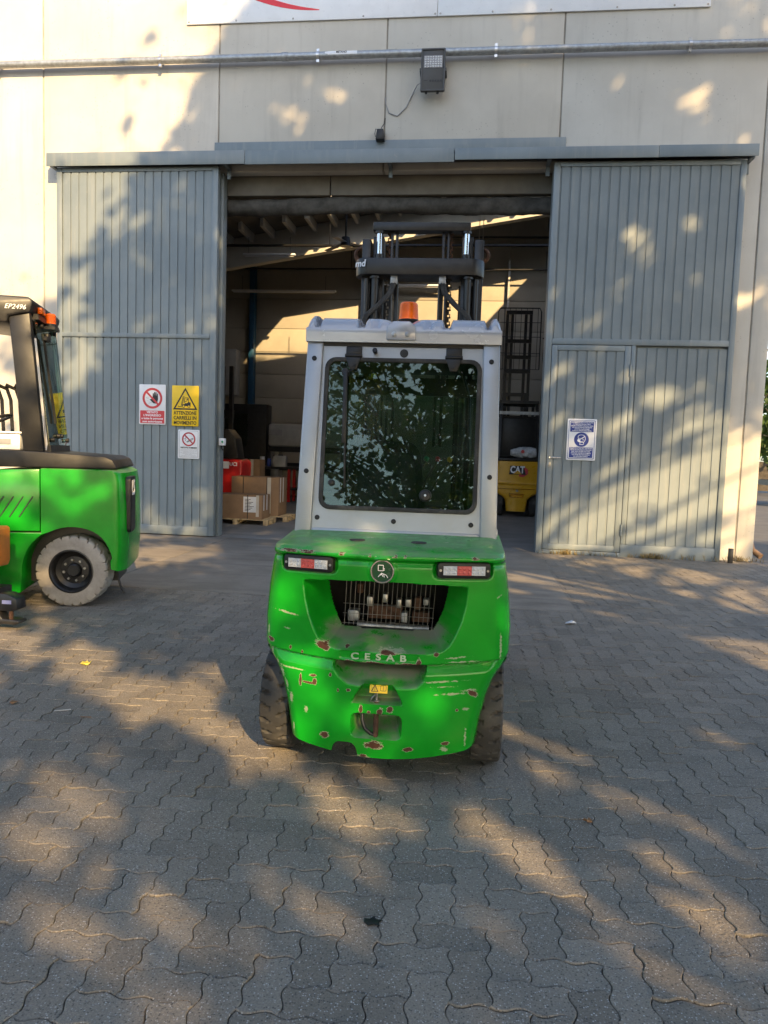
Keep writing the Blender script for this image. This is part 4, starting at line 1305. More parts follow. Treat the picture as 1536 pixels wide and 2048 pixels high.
b.build('chassis', M['green2'], fk, bevel=0.02)
b = MB(); b.box(-0.40, 0.40, 0.18, 0.55, 0.45, 0.59); b.build('frame_rail', M['black_metal'], fk)

# cab rear panel, tilted forward
CT = Matrix.Translation((0, 0.46, 1.13)) @ Matrix.Rotation(R(-8), 4, 'X')
ccx = 0.0
def cabp(b, name, m, bevel=0.004, parent=fk, smooth=None):
    b.xform(CT); return b.build(name, m, parent, bevel=bevel, smooth=smooth)
for s in (-1, 1):
    b = MB(); b.prism([(s * 0.436, -0.03), (s * 0.520, -0.03), (s * 0.501, 1.03), (s * 0.417, 1.03)][::s], 'y', -0.012, 0.07)
    pl = cabp(b, 'pillar', M['silver'], 0.008)
    for z_ in (0.31, 0.905):
        x_ = s * (0.479 - 0.020 * z_)
        b = MB(); b.lathe([(0.013, 0.002), (0.013, -0.004), (0.009, -0.0075), (0.004, -0.0075), (0.003, -0.004), (0.0005, -0.004)], (x_, -0.012, z_), (0, 1, 0), 14); cabp(b, 'bolt', M['black'], 0, pl, 40)
outer = rrect(-0.437, 0.437, 0.0, 1.02, 0.004)
outer = [(x * (1 - 0.042 * z), z) for x, z in outer]
b = MB(); b.frame(outer, rrect(-0.392, 0.402, 0.128, 0.905, 0.05), 'y', 0.008, 0.03)
rp_ = cabp(b, 'rear_panel', M['silver'], 0.0)
for x_, z_ in ((-0.407, 0.072), (-0.008, 0.066), (0.388, 0.064)):
    b = MB(); b.lathe([(0.013, 0.002), (0.013, -0.004), (0.009, -0.0075), (0.004, -0.0075), (0.003, -0.004), (0.0005, -0.004)], (x_, 0.008, z_), (0, 1, 0), 14); cabp(b, 'bolt', M['black'], 0, rp_, 40)
b = MB(); b.lathe([(0.022, 0.002), (0.022, -0.003), (0.0005, -0.004)], (0.008, 0.008, 0.945), (0, 1, 0), 20); cabp(b, 'grommet', M['black'], 0, rp_, 40)
b = MB(); b.cyl((-0.142, 0.008, 0.946), (-0.142, -0.02, 0.946), 0.010, n=10); b.cyl((-0.142, -0.02, 0.946), (-0.142, -0.034, 0.950), 0.013, n=10); cabp(b, 'washer_nozzle', M['black'], 0, rp_, 40)
b = MB(); b.prism([(-0.435, -0.03), (0.435, -0.03), (0.434, 0.018), (-0.434, 0.018)], 'y', -0.004, 0.03); cabp(b, 'base_flange', M['silver'], 0.006)
b = MB(); b.frame(rrect(-0.404, 0.414, 0.116, 0.917, 0.058), rrect(-0.382, 0.392, 0.138, 0.895, 0.042), 'y', -0.006, 0.02); cabp(b, 'window_seal', M['rubber'], 0.004)
b = MB(); b.prism(rrect(-0.385, 0.395, 0.135, 0.898, 0.045), 'y', 0.004, 0.009); win = cabp(b, 'rear_window', M['glass'], 0)
b = MB(); b.cyl((0.150, 0.004, 0.205), (0.150, -0.022, 0.205), 0.033, 0.029, n=28); kn = cabp(b, 'window_knob', M['black'], 0.004, win, 40)
b = MB(); b.cyl((0.150, -0.022, 0.205), (0.150, -0.0235, 0.205), 0.006, n=12); cabp(b, 'knob_cap', M['white'], 0, win)
b = MB(); b.cyl((-0.340, 0.004, 0.255), (-0.340, -0.02, 0.255), 0.018, 0.015, n=20); cabp(b, 'window_knob', M['black'], 0.003, win, 40)
b = MB(); b.box(-0.160, -0.132, 0.0095, 0.0105, 0.815, 0.838); cabp(b, 'sticker', M['yellow_print'], 0, win)
for x in (-0.255, 0.268):
    b = MB(); b.box(x - 0.041, x + 0.041, -0.004, 0.008, 0.925, 0.975); b.cyl((x - 0.045, -0.006, 0.925), (x + 0.045, -0.006, 0.925), 0.010, n=10)
    b.prism([(x - 0.040, 0.915), (x + 0.040, 0.915), (x + 0.018, 0.850), (x - 0.018, 0.850)], 'y', -0.014, -0.004)
    hg = cabp(b, 'hinge', M['black'], 0.003)
    b = MB(); b.cyl((x, -0.014, 0.872), (x, -0.019, 0.872), 0.008, n=10); cabp(b, 'bolt', M['black'], 0, hg)
b = MB()
b.cyl((-0.292, 0.0, 0.835), (-0.292, -0.022, 0.835), 0.023, 0.020, n=18); b.bar((-0.290, -0.024, 0.835), (-0.282, -0.026, 0.46), 0.022, 0.012, (0, 1, 0)); b.bar((-0.282, -0.022, 0.60), (-0.270, -0.010, 0.23), 0.009, 0.012, (0, 1, 0))
b.tube([(-0.28, -0.02, 0.83), (-0.25, -0.02, 0.85), (-0.24, -0.01, 0.88)], 0.004, 6)
cabp(b, 'wiper', M['black'], 0.002)

# moulded roof
NX, NP = 150, 70
xs_ = np.linspace(-0.508, 0.508, NX)
pp = np.linspace(0, 1, NP) ** 1.6
py = np.interp(pp, [0, .02, .05, .09, .15, .25, .9, 1], [0.572, 0.570, 0.578, 0.600, 0.650, 0.74, 1.80, 1.95])
pz = np.interp(pp, [0, .02, .05, .09, .15, .25, .9, 1], [2.088, 2.150, 2.178, 2.202, 2.222, 2.236, 2.236, 2.19])
XX, PP = np.meshgrid(xs_, pp)
YY = np.repeat(py[:, None], NX, 1); ZZ = np.repeat(pz[:, None], NX, 1)
ch_ = np.zeros_like(XX)
for c0, c1 in ((-0.462, -0.432), (-0.238, -0.196), (0.206, 0.250), (0.425, 0.452)):
    ch_ = np.maximum(ch_, sstep(XX, c0 - 0.006, c0 + 0.012) * (1 - sstep(XX, c1 - 0.012, c1 + 0.006)))
onTop = sstep(PP, 0.03, 0.055)
ZZ = ZZ - 0.042 * ch_ * onTop
vg = np.exp(-((XX + 0.008) / 0.055) ** 2) * sstep(PP, 0.05, 0.10) * (1 - sstep(PP, 0.42, 0.5))
ZZ = ZZ - 0.045 * vg
sc_ = sstep(np.abs(XX + 0.008), 0.10, 0.13) * (1 - sstep(np.abs(XX + 0.008), 0.15, 0.165)) * sstep(PP, 0.03, 0.05) * (1 - sstep(PP, 0.09, 0.13))
ZZ = ZZ - 0.022 * sc_
edge = np.clip((np.abs(XX) - 0.470) / 0.038, 0, 1)
ZZ = ZZ + 0.012 * sstep(np.abs(XX), 0.452, 0.475) * onTop - 0.09 * (1 - np.sqrt(np.clip(1 - edge ** 2, 0, 1))) * onTop
b = MB()
vs = np.stack([XX.ravel(), YY.ravel(), ZZ.ravel()], 1).tolist()
fs = [(r * NX + c, r * NX + c + 1, (r + 1) * NX + c + 1, (r + 1) * NX + c) for r in range(NP - 1) for c in range(NX - 1)]
b.add(vs, fs)
for col in (0, NX - 1):
    o = len(b.v)
    b.v += [(vs[r * NX + col][0], vs[r * NX + col][1], 2.088) for r in range(NP)]
    for r in range(NP - 1):
        b.f.append((r * NX + col, (r + 1) * NX + col, o + r + 1, o + r)); b.m.append(0)
M['roof_silver'] = mat('silver_moulded_plastic', (0.40, 0.415, 0.46), 0.25, metal=0.2, var=0.05, vs=3, coat=0.3, dirt=(0.34, 0.34, 0.36), dirt_amt=0.25)
rf = b.build('roof', M['roof_silver'], fk, smooth=75)
rf.location.z = 0.027
b = MB(); b.prism([(-0.084, 2.100), (0.068, 2.100), (0.068, 2.172), (0.035, 2.198), (-0.05, 2.198), (-0.084, 2.172)], 'y', 0.560, 0.60); rb_ = b.build('beacon_bracket', M['roof_silver'], rf, bevel=0.006)
for x in (-0.045, 0.025):
    b = MB(); b.lathe([(0.014, 0.004), (0.014, -0.002), (0.008, -0.005), (0.0005, -0.005)], (x, 0.560, 2.130), (0, 1, 0), 16); b.build('bolt', M['galv'], rf, smooth=40)
b = MB(); b.box(-0.50, 0.50, 0.60, 1.94, 2.07, 2.086); b.build('roof_lining', M['black'], rf)
b = MB(); b.lathe([(0.058, 0.0), (0.05, 0.035), (0.042, 0.05), (0.054, 0.06), (0.056, 0.068)], (0.012, 0.78, 2.200), (0, 0, 1), 32); b.build('beacon_base', M['black'], fk, smooth=40)
b = MB()
prof = [(0.054, 0.068)]
for k in range(12):
    z_ = 0.072 + k * 0.0066
    prof += [(0.0535 - 0.0004 * k, z_), (0.0525 - 0.0004 * k, z_ + 0.004)]
prof += [(0.046, 0.155), (0.040, 0.160), (0.001, 0.161)]
b.lathe(prof, (0.012, 0.78, 2.200), (0, 0, 1), 40); b.build('beacon_lens', M['amber'], fk, smooth=25)
# rest of the cab
for s in (-1, 1):
    b = MB(); b.bar((s * 0.49, 1.93, 1.0), (s * 0.47, 1.80, 2.09), 0.05, 0.06, (0, 1, 0)); b.build('pillar', M['black_metal'], fk, bevel=0.006)
    b = MB(); b.bar((s * 0.47, 0.62, 2.06), (s * 0.47, 1.82, 2.06), 0.05, 0.05); b.build('roof_rail', M['black_metal'], fk, bevel=0.006)
    b = MB(); b.bar((s * 0.51, 0.55, 1.12), (s * 0.51, 1.93, 1.05), 0.04, 0.10); b.build('side_sill', M['silver'], fk, bevel=0.006)
b = MB(); b.bar((-0.46, 1.82, 2.0), (0.46, 1.82, 2.0), 0.04, 0.12); b.bar((-0.46, 1.94, 1.02), (0.46, 1.94, 1.02), 0.06, 0.25); b.build('front_frame', M['black_metal'], fk)
b = MB(); b.bar((0, 1.935, 1.13), (0, 1.825, 1.96), 0.90, 0.004, (0, 1, 0.1)); b.build('windscreen', M['glass_clear'], fk)
b = MB(); b.box(-0.35, 0.35, 1.60, 1.90, 0.62, 1.22); b.build('dashboard', M['black'], fk, bevel=0.03)
# seat
pts = rrect(-0.225, 0.225, 1.12, 1.60, 0.09, 6)
pts = [(x * (1.0 - 0.18 * max(0, (z - 1.25) / 0.35)) - 0.10, z) for x, z in pts]
b = MB(); b.prism(pts, 'y', 0.95, 1.07); st_ = b.build('seat_back', M['fabric'], fk, bevel=0.03, seg=3)
b = MB(); b.frame([((x + 0.1) * 1.04 - 0.1, z * 1.0 + 0.012) for x, z in pts], [((x + 0.1) * 0.86 - 0.1, 1.12 + (z - 1.12) * 0.90) for x, z in pts], 'y', 0.935, 0.949); b.build('seat_shell', M['black'], st_, bevel=0.003)
b = MB(); b.prism(rrect(-0.33, 0.13, 1.00, 1.50, 0.05), 'z', 1.09, 1.19); b.build('seat_cushion', M['fabric'], fk, bevel=0.03, seg=3)
b = MB(); b.lathe([(0.175 + 0.014 * math.cos(a), 0.014 * math.sin(a)) for a in np.linspace(0, 2 * math.pi, 9)], (-0.10, 1.55, 1.36), (0, -0.5, 0.85), 28, closed=True); b.cyl((-0.10, 1.58, 1.34), (-0.10, 1.72, 1.05), 0.03, n=10); b.bar((-0.27, 1.55, 1.36), (0.07, 1.55, 1.36), 0.03, 0.01); b.build('steering_wheel', M['black'], fk, smooth=50)
for i, (x, m_) in enumerate(((0.115, 'knob_g'), (0.185, 'knob_r'), (0.258, 'knob_y'))):
    b = MB(); b.cyl((x - 0.16, 1.20, 1.22), (x, 1.25, 1.50), 0.008, n=8); lv = b.build('lever', M['black_metal'], fk, smooth=40)
    b = MB(); b.lathe([(0.001, -0.018), (0.012, -0.014), (0.018, 0), (0.012, 0.014), (0.001, 0.018)], (x + 0.004, 1.252, 1.516), (0, 0, 1), 14); b.build('lever_knob', M[m_], lv, smooth=60)
b = MB(); b.box(0.10, 0.36, 1.10, 1.40, 1.09, 1.24); b.build('armrest_console', M['black'], fk, bevel=0.02)
b = MB(); b.tube([(0.30, 0.85, 2.04), (0.33, 0.8, 1.95), (0.36, 0.75, 1.85), (0.37, 0.75, 1.50)], 0.008, 6); b.build('cab_cable', M['black'], fk, smooth=50)
b = MB(); b.box(-0.42, 0.42, 0.60, 0.66, 1.205, 1.245); b.build('rear_shelf', M['black'], fk, bevel=0.01)

# mast
my = 2.2
for s in (-1, 1):
    b = MB(); b.box(min(s * 0.44, s * 0.375), max(s * 0.44, s * 0.375), my - 0.02, my + 0.13, 0.12, 3.09); b.build('outer_rail', M['black_metal'], fk, bevel=0.006)
    b = MB(); b.box(min(s * 0.365, s * 0.285), max(s * 0.365, s * 0.285), my + 0.02, my + 0.14, 0.16, 3.12); b.build('inner_rail', M['black_metal'], fk, bevel=0.006)
    b = MB(); b.cyl((s * 0.335, my - 0.05, 0.3), (s * 0.335, my - 0.05, 2.80), 0.028, n=16); b.cyl((s * 0.335, my - 0.05, 2.80), (s * 0.335, my - 0.05, 2.815), 0.04, n=16); b.build('lift_cylinder', M['black_metal'], fk, smooth=40)
    b = MB(); b.cyl((s * 0.316, my - 0.0, 2.95), (s * 0.316, my - 0.0, 2.985), 0.032, n=18); b.cyl((s * 0.316, my, 3.135), (s * 0.316, my, 3.15), 0.032, n=18); b.build('rod_collar', M['black_metal'], fk, smooth=40)
    b = MB(); b.cyl((s * 0.316, my - 0.0, 2.985), (s * 0.316, my - 0.0, 3.135), 0.0205, n=18); b.build('piston_rod', M['chrome'], fk, smooth=40)
    for x in (0.215, 0.180):
        b = MB(); b.box(min(s * x, s * x - s * 0.018) - 0.02, max(s * x, s * x - s * 0.018) - 0.02, my + 0.02, my + 0.06, 2.0, 3.15); b.build('guide_bar', M['black_metal'], fk, bevel=0.003)
    b = MB(); b.box(min(s * 0.445, s * 0.27), max(s * 0.445, s * 0.27), my + 0.15, my + 0.17, 0.5, 2.80); b.build('mast_web', M['black_metal'], fk)
    b = MB(); b.cyl((s * 0.395, my - 0.05, 0.6), (s * 0.395, my - 0.05, 2.80), 0.016, n=10); b.build('hydraulic_line', M['black_metal'], fk, smooth=40)
    # chain of links
    link_a = MB(); link_a.box(-0.017, -0.010, -0.006, 0.006, -0.017, 0.017).box(0.010, 0.017, -0.006, 0.006, -0.017, 0.017).cyl((-0.02, 0, -0.010), (0.02, 0, -0.010), 0.006, n=6)
    link_b = MB(); link_b.box(-0.008, 0.008, -0.007, 0.007, -0.018, 0.018)
    x = s * 0.222 - 0.022
    ch1, ch2 = MB(), MB()
    for k in range(40):
        z_ = 2.10 + k * 0.027
        tgt = ch2 if z_ > 2.92 else ch1
        src = link_a if k % 2 else link_b
        tgt.add([(q[0] + x, q[1] + my + 0.05 - 0.06 * 0, q[2] + z_) for q in src.v], src.f)
    tag(ch1.build('lift_chain', M['black_metal'], fk), kind='stuff')
    tag(ch2.build('lift_chain', M['rust'], fk), kind='stuff')
    b = MB(); b.box(s * 0.175 - 0.026 - 0.022, s * 0.175 + 0.026 - 0.022, my - 0.06, my - 0.02, 2.765, 2.830); b.build('valve_block', M['galv'], fk, bevel=0.004)
    for k, dx in enumerate((0.0, 0.018)):
        b = MB(); x0 = s * (0.168 + dx) - 0.022
        b.tube([(x0, my - 0.05, 2.77), (x0 + s * 0.02, my - 0.06, 2.70), (x0 + s * 0.09, my - 0.08, 2.62), (x0 + s * 0.19, my - 0.09, 2.53), (x0 + s * 0.225, my - 0.09, 2.42), (x0 + s * 0.23, my - 0.09, 2.2)], 0.013, 8); b.build('hose', M['rubber'], fk, smooth=60)
    for x in (0.20, 0.155):
        b = MB(); b.cyl((s * x - 0.022, my - 0.02, 1.6), (s * x - 0.022, my - 0.02, 2.78), 0.011, n=8); b.build('guide_rod', M['black_metal'], fk, smooth=40)
    b = MB(); b.lathe([(0.046 + 0.015 * math.cos(a), 0.012 * math.sin(a)) for a in np.linspace(0, 2 * math.pi, 9)], (s * 0.44 - 0.01, my + 0.05, 2.995), (0, 1, 0), 20, closed=True); b.build('lifting_eye', M['rust'], fk, smooth=50)
b = MB(); b.box(-0.365, 0.342, my - 0.02, my + 0.08, 3.152, 3.212); b.build('top_crossbar', M['black_metal'], fk, bevel=0.006)
pts = []
for cx, a0 in ((0.352, -90), (-0.386, 90)):
    for i in range(13):
        t = R(a0 + 180 * i / 12); pts.append((cx + 0.098 * math.cos(t), my + 0.02 + 0.115 * math.sin(t)))
b = MB(); b.prism(pts, 'z', 2.822, 2.940); cbm = b.build('mast_crosshead', M['black_metal'], fk, bevel=0.006)
me = text_mesh('md', 0.066, bold=0.002, shear=0.15, extrude=0.001)
me.transform(Matrix.Translation((-0.441, my - 0.0945, 2.895)) @ Matrix.Rotation(R(-24), 4, 'Z'))
link('lettering', me, M['white_print'], cbm)
b = MB(); b.box(-0.42, 0.42, my + 0.13, my + 0.18, 0.30, 0.36).box(-0.42, 0.42, my + 0.13, my + 0.18, 0.62, 0.70); b.build('fork_carriage', M['black_metal'], fk)
for s in (-1, 1):
    b = MB(); b.box(s * 0.25 - 0.05, s * 0.25 + 0.05, my + 0.19, my + 0.235, 0.06, 0.70).box(s * 0.25 - 0.05, s * 0.25 + 0.05, my + 0.2352, my + 1.25, 0.06, 0.10); b.build('fork', M['black_metal'], fk, bevel=0.004)
# ------------------------------------------------------------ second green forklift, side on, at the left edge
M['tyre_pale'] = mat('pale_dusty_tyre', (0.36, 0.325, 0.28), 0.85, var=0.2, vs=6, bmp=0.2, bs=80, dirt=(0.20, 0.175, 0.145), dirt_amt=0.6, dirt_s=5)
lf = thing('forklift', 'green forklift with black cab and pale rear tyre, side on at the left edge', 'forklift', (-3.15, 6.62, 0), R(18))
def arc(cx, cz, r, a0, a1, n): return [(cx + r * math.cos(R(a0 + (a1 - a0) * i / n)), cz + r * math.sin(R(a0 + (a1 - a0) * i / n))) for i in range(n + 1)]
AX, AZ = -0.535, 0.335
side = [(-0.805, 1.30), (-0.805, 0.685)] + arc(AX, AZ, 0.425, 125, 18, 14)[1:] + [(-0.155, 0.44), (-0.145, 0.36), (-0.06, 0.345), (-0.04, 0.60), (-0.045, 0.95), (-0.06, 1.18), (-0.075, 1.27), (-0.14, 1.30)]
# counterweight: side outline with a bulged rear, lofted across the width
def loft(side, ys, mi=0):
    """ys: list of (y, rear shift, top shift)"""
    b = MB(); n = len(side); vs = []
    for y, dx, k in ys:
        for x, z in side:
            w = max(0.0, min(1.0, (x + 0.35) / 0.35))
            vs.append((x - dx * w ** 1.5, y, z - k * (0.5 if z > 1.2 else 0)))
    fs = []
    for r in range(len(ys) - 1):
        for i in range(n):
            j = (i + 1) % n
            fs.append((r * n + i, r * n + j, (r + 1) * n + j, (r + 1) * n + i))
    fs += [tuple(range(n)), tuple(range((len(ys) - 1) * n, len(ys) * n))[::-1]]
    return b.add(vs, fs)
cwl = loft(side, [(0.0, 0.10, 0.02), (0.012, 0.075, 0.006), (0.04, 0.05, 0), (0.10, 0.022, 0), (0.2, 0.005, 0), (0.35, 0.0, 0), (0.6, -0.004, 0), (0.85, 0.0, 0), (1.0, 0.01, 0), (1.10, 0.03, 0), (1.16, 0.06, 0.006), (1.20, 0.12, 0.02)])
cwl.build('counterweight', M['green2'], lf, smooth=35)
front = [(-2.6, 1.29), (-2.6, 0.715), (-0.815, 0.715), (-0.815, 1.290), (-1.2, 1.275), (-1.6, 1.20)]
b = MB(); b.prism(front, 'y', 0.008, 1.19); b.build('side_panel', M['green2'], lf, bevel=0.012)
low_ = [(-2.6, 0.702), (-2.6, 0.14), (-0.985, 0.14)] + arc(AX, AZ, 0.44, 185, 128, 8) + [(-0.78, 0.702)]
b = MB(); b.prism(low_, 'y', 0.004, 1.19); b.build('lower_panel', M['green2'], lf, bevel=0.01)
b = MB(); b.box(-0.97, -0.17, 0.32, 0.9, 0.20, 0.78); b.build('axle_housing', M['black_metal'], lf)
for k in range(7):
    x0 = -0.875 - k * 0.082
    b = MB(); b.bar((x0, 0.006, 1.035), (x0 - 0.118, 0.006, 0.845), 0.010, 0.012, (0, 1, 0)); b.build('vent_slot', M['black_print'], lf)
cov = [(-1.9, 1.30), (-0.915, 1.303), (-0.16, 1.303), (-0.14, 1.315), (-0.18, 1.39), (-0.25, 1.42), (-0.85, 1.452), (-1.9, 1.455)]
b = MB(); b.prism(cov, 'y', 0.01, 1.19); b.build('top_cover', M['black'], lf, bevel=0.025, seg=3)
b = MB(); b.prism(rrect(0.09, 0.42, 0.70, 1.235, 0.04), 'x', -0.08, -0.026); b.build('rear_strip', M['black'], lf, bevel=0.008)
me = text_mesh('L5', 0.20, bold=0.004, extrude=0.002)
me.transform(Matrix.Translation((-0.024, 0.25, 1.12)) @ Matrix.Rotation(R(90), 4, 'Z'))
link('lettering', me, M['white_print'], lf)
wheel(lf, (AX, 0.16, AZ), 0.335, 0.24, M['black_metal'], M['tyre_pale'], 1, 0.63, R(-99), 24, 0.022)
wheel(lf, (AX, 1.05, AZ), 0.335, 0.24, M['black_metal'], M['tyre_pale'], -1, 0.63, R(-90), 24, 0.022)
wheel(lf, (-2.35, 0.12, 0.40), 0.40, 0.26, M['black_metal'], M['tyre_pale'], 1, 0.6, R(-90), 24, 0.02)
wheel(lf, (-2.35, 1.08, 0.40), 0.40, 0.26, M['black_metal'], M['tyre_pale'], -1, 0.6, R(-90), 24, 0.02)
b = MB(); b.tube([(-0.20, 0.3, 0.55), (-0.19, 0.28, 0.35), (-0.14, 0.24, 0.16), (-0.10, 0.2, 0.10)], 0.012, 6); b.build('earth_strap', M['rubber'], lf, smooth=50)
# cab
_before = set(lf.children)
for y in (0.06, 0.98):
    b = MB(); b.prism([(-1.08, 1.45), (-0.905, 1.45), (-1.02, 2.72), (-1.20, 2.70)], 'y', y, y + 0.09); b.build('pillar', M['black'], lf, bevel=0.012)
    b = MB(); b.prism([(-2.15, 1.40), (-2.06, 1.40), (-1.98, 2.70), (-2.07, 2.70)], 'y', y, y + 0.08); b.build('pillar', M['black_metal'], lf, bevel=0.012)
b = MB(); b.prism([(-2.25, 2.66), (-1.2, 2.60), (-1.19, 2.66), (-1.01, 2.70), (-0.98, 2.80), (-1.02, 2.84), (-2.25, 2.84)], 'y', 0.03, 1.10); b.build('roof', M['black_metal'], lf, bevel=0.02)
text('lettering', 'EP2496', 0.06, (-1.13, 0.022, 2.74), M['white_print'], lf, bold=0.0, extrude=0.0008, shear=0.3)
b = MB(); b.prism([(-0.885, 1.50), (-0.875, 1.50), (-1.0, 2.70), (-1.01, 2.70)], 'y', 0.17, 0.965); rw = b.build('rear_window', M['glass_clear'], lf)
b = MB(); b.prism([(-0.90, 1.44), (-0.86, 1.44), (-0.865, 1.51), (-0.895, 1.51)], 'y', 0.16, 0.975); b.build('window_frame', M['black'], lf)
b = MB(); b.prism([(-1.03, 2.66), (-0.965, 2.66), (-0.97, 2.71), (-1.03, 2.71)], 'y', 0.16, 0.975); b.build('window_frame', M['black'], lf)
for y, z in ((0.25, 1.56), (0.5, 1.60), (0.62, 1.60), (0.85, 1.56), (0.3, 2.62), (0.8, 2.62)):
    b = MB(); xx = -0.872 - (z - 1.5) * 0.104; b.cyl((xx, y, z), (xx + 0.03, y, z), 0.022, n=12); b.build('window_fitting', M['black'], lf, smooth=40)
b = MB(); b.bar((-0.955, 0.30, 2.50), (-0.88, 0.42, 1.72), 0.018, 0.02, (1, 0, 0)); b.cyl((-0.95, 0.3, 2.5), (-0.92, 0.3, 2.5), 0.03, n=12); b.build('wiper', M['black'], lf)
b = MB(); b.box(-1.03, -0.88, 0.40, 0.60, 2.612, 2.639); b.build('beacon_shelf', M['black_metal'], lf)
b = MB(); b.lathe([(0.055, 0.0), (0.055, 0.03), (0.05, 0.034)], (-0.94, 0.50, 2.64), (0, 0, 1), 24); b.build('beacon_base', M['black'], lf, smooth=40)
prof = [(0.05, 0.034)]
for k in range(7): prof += [(0.05, 0.038 + k * 0.012), (0.047, 0.045 + k * 0.012)]
prof += [(0.04, 0.128), (0.001, 0.13)]
b = MB(); b.lathe(prof, (-0.94, 0.50, 2.64), (0, 0, 1), 28); b.build('beacon_lens', M['amber'], lf, smooth=25)
b = MB(); b.box(-0.99, -0.95, 0.22, 0.36, 2.72, 2.78); b.build('marker_lamp', M['amber'], lf, bevel=0.008)
b = MB(); b.box(-0.99, -0.95, 0.46, 0.56, 2.50, 2.58); b.build('work_lamp', M['black'], lf, bevel=0.01)
b = MB(); b.lathe([(0.19 + 0.015 * math.cos(a), 0.015 * math.sin(a)) for a in np.linspace(0, 2 * math.pi, 9)], (-1.50, 0.55, 1.72), (-0.35, 0, 0.95), 28, closed=True); b.cyl((-1.52, 0.55, 1.70), (-1.62, 0.55, 1.45), 0.03, n=10); b.build('steering_wheel', M['black'], lf, smooth=50)
for k in range(7):
    b = MB(); x0 = -1.17 - k * 0.085
    b.tube([(x0 + 0.02, 0.95, 1.46), (x0, 0.95, 1.95), (x0 - 0.03, 0.93, 2.06), (x0 - 0.12, 0.90, 2.10)], 0.020, 6); b.build('guard_bar', M['black_metal'], lf, smooth=50)
for o_ in lf.children:
    if o_ not in _before: o_.location.x += 0.11
for y in (0.2, 0.9):
    b = MB(); b.box(-2.86, -2.72, y - 0.05, y + 0.05, 0.1, 3.0); b.build('mast_rail', M['black_metal'], lf)
    b = MB(); b.box(-4.0, -2.9, y - 0.05, y + 0.05, 0.05, 0.10).box(-2.899, -2.862, y - 0.05, y + 0.05, 0.05, 0.6); b.build('fork', M['black_metal'], lf)
crate = thing('plastic_crate', 'small white plastic crate lying in the left forklift', 'crate', (-4.36, 6.36, 1.457), R(18))
b = MB(); b.box(-0.24, 0.22, 0.0, 0.35, 0, 0.15); b.build('tub', M['white'], crate, bevel=0.012)
b = MB(); b.box(-0.26, 0.24, -0.02, 0.37, 0.1505, 0.168); b.build('lid', M['white'], crate, bevel=0.006)
b = MB(); b.box(0.0, 0.14, -0.006, -0.0005, 0.05, 0.10); b.build('label_card', M['grey_print'], crate)

# ------------------------------------------------------------ orange tow tractor corner with its black coupling
ot = thing('tow_tractor', 'orange machine corner with a black tow coupling at the left edge', 'tow tractor', (-3.93, 5.6, 0))
b = MB(); b.prism([(-1.6, 0.33), (-0.10, 0.33), (-0.10, 0.46), (-0.015, 0.47), (0.0, 0.52), (0.0, 0.80), (-0.02, 0.81), (-1.6, 0.81)], 'y', 0.0, 0.34); b.build('body', M['orange_paint'], ot, bevel=0.015)
b = MB(); b.prism(arc(-0.09, 0.50, 0.075, 0, 90, 6) + arc(-0.09, 0.66, 0.0, 0, 1, 1) + [(-0.13, 0.66), (-0.13, 0.48)], 'y', -0.014, -0.001); b.build('side_lamp', M['amber'], ot, bevel=0.004)
wheel(ot, (-0.95, 0.12, 0.22), 0.22, 0.14, M['black_metal'], M['rubber'], 1, 0.55, R(-90), 18)
b = MB(); b.prism([(-0.12, 0.20), (-0.06, 0.30), (0.02, 0.295), (0.10, 0.26), (0.11, 0.17), (0.05, 0.15), (-0.12, 0.16)], 'y', -0.05, 0.08)
cp = b.xform(Matrix.Translation((0.2, 0, 0))).build('tow_coupling', M['black_metal'], ot, bevel=0.01)
b = MB(); b.prism([(-0.20, 0.05), (0.10, 0.045), (0.13, 0.065), (0.12, 0.085), (-0.02, 0.09), (-0.06, 0.16), (-0.20, 0.16)], 'y', -0.06, 0.06); b.xform(Matrix.Translation((0.2, 0, 0))).build('coupling_jaw', M['black_metal'], cp, bevel=0.01)
b = MB(); b.cyl((0.045, -0.03, 0.08), (0.045, -0.03, 0.20), 0.018, n=12); b.xform(Matrix.Translation((0.2, 0, 0))).build('coupling_pin', M['rust'], cp, smooth=40)
b = MB(); b.box(-0.02, 0.06, -0.054, -0.0515, 0.215, 0.245); b.xform(Matrix.Translation((0.2, 0, 0))).build('type_plate', mat('blue_type_plate', (0.15, 0.17, 0.35), 0.4), cp)
b = MB(); b.box(-0.5, -0.1, 0.02, 0.2, 0.16, 0.325); b.xform(Matrix.Translation((0.2, 0, 0))).build('tow_bracket', M['black_metal'], ot)

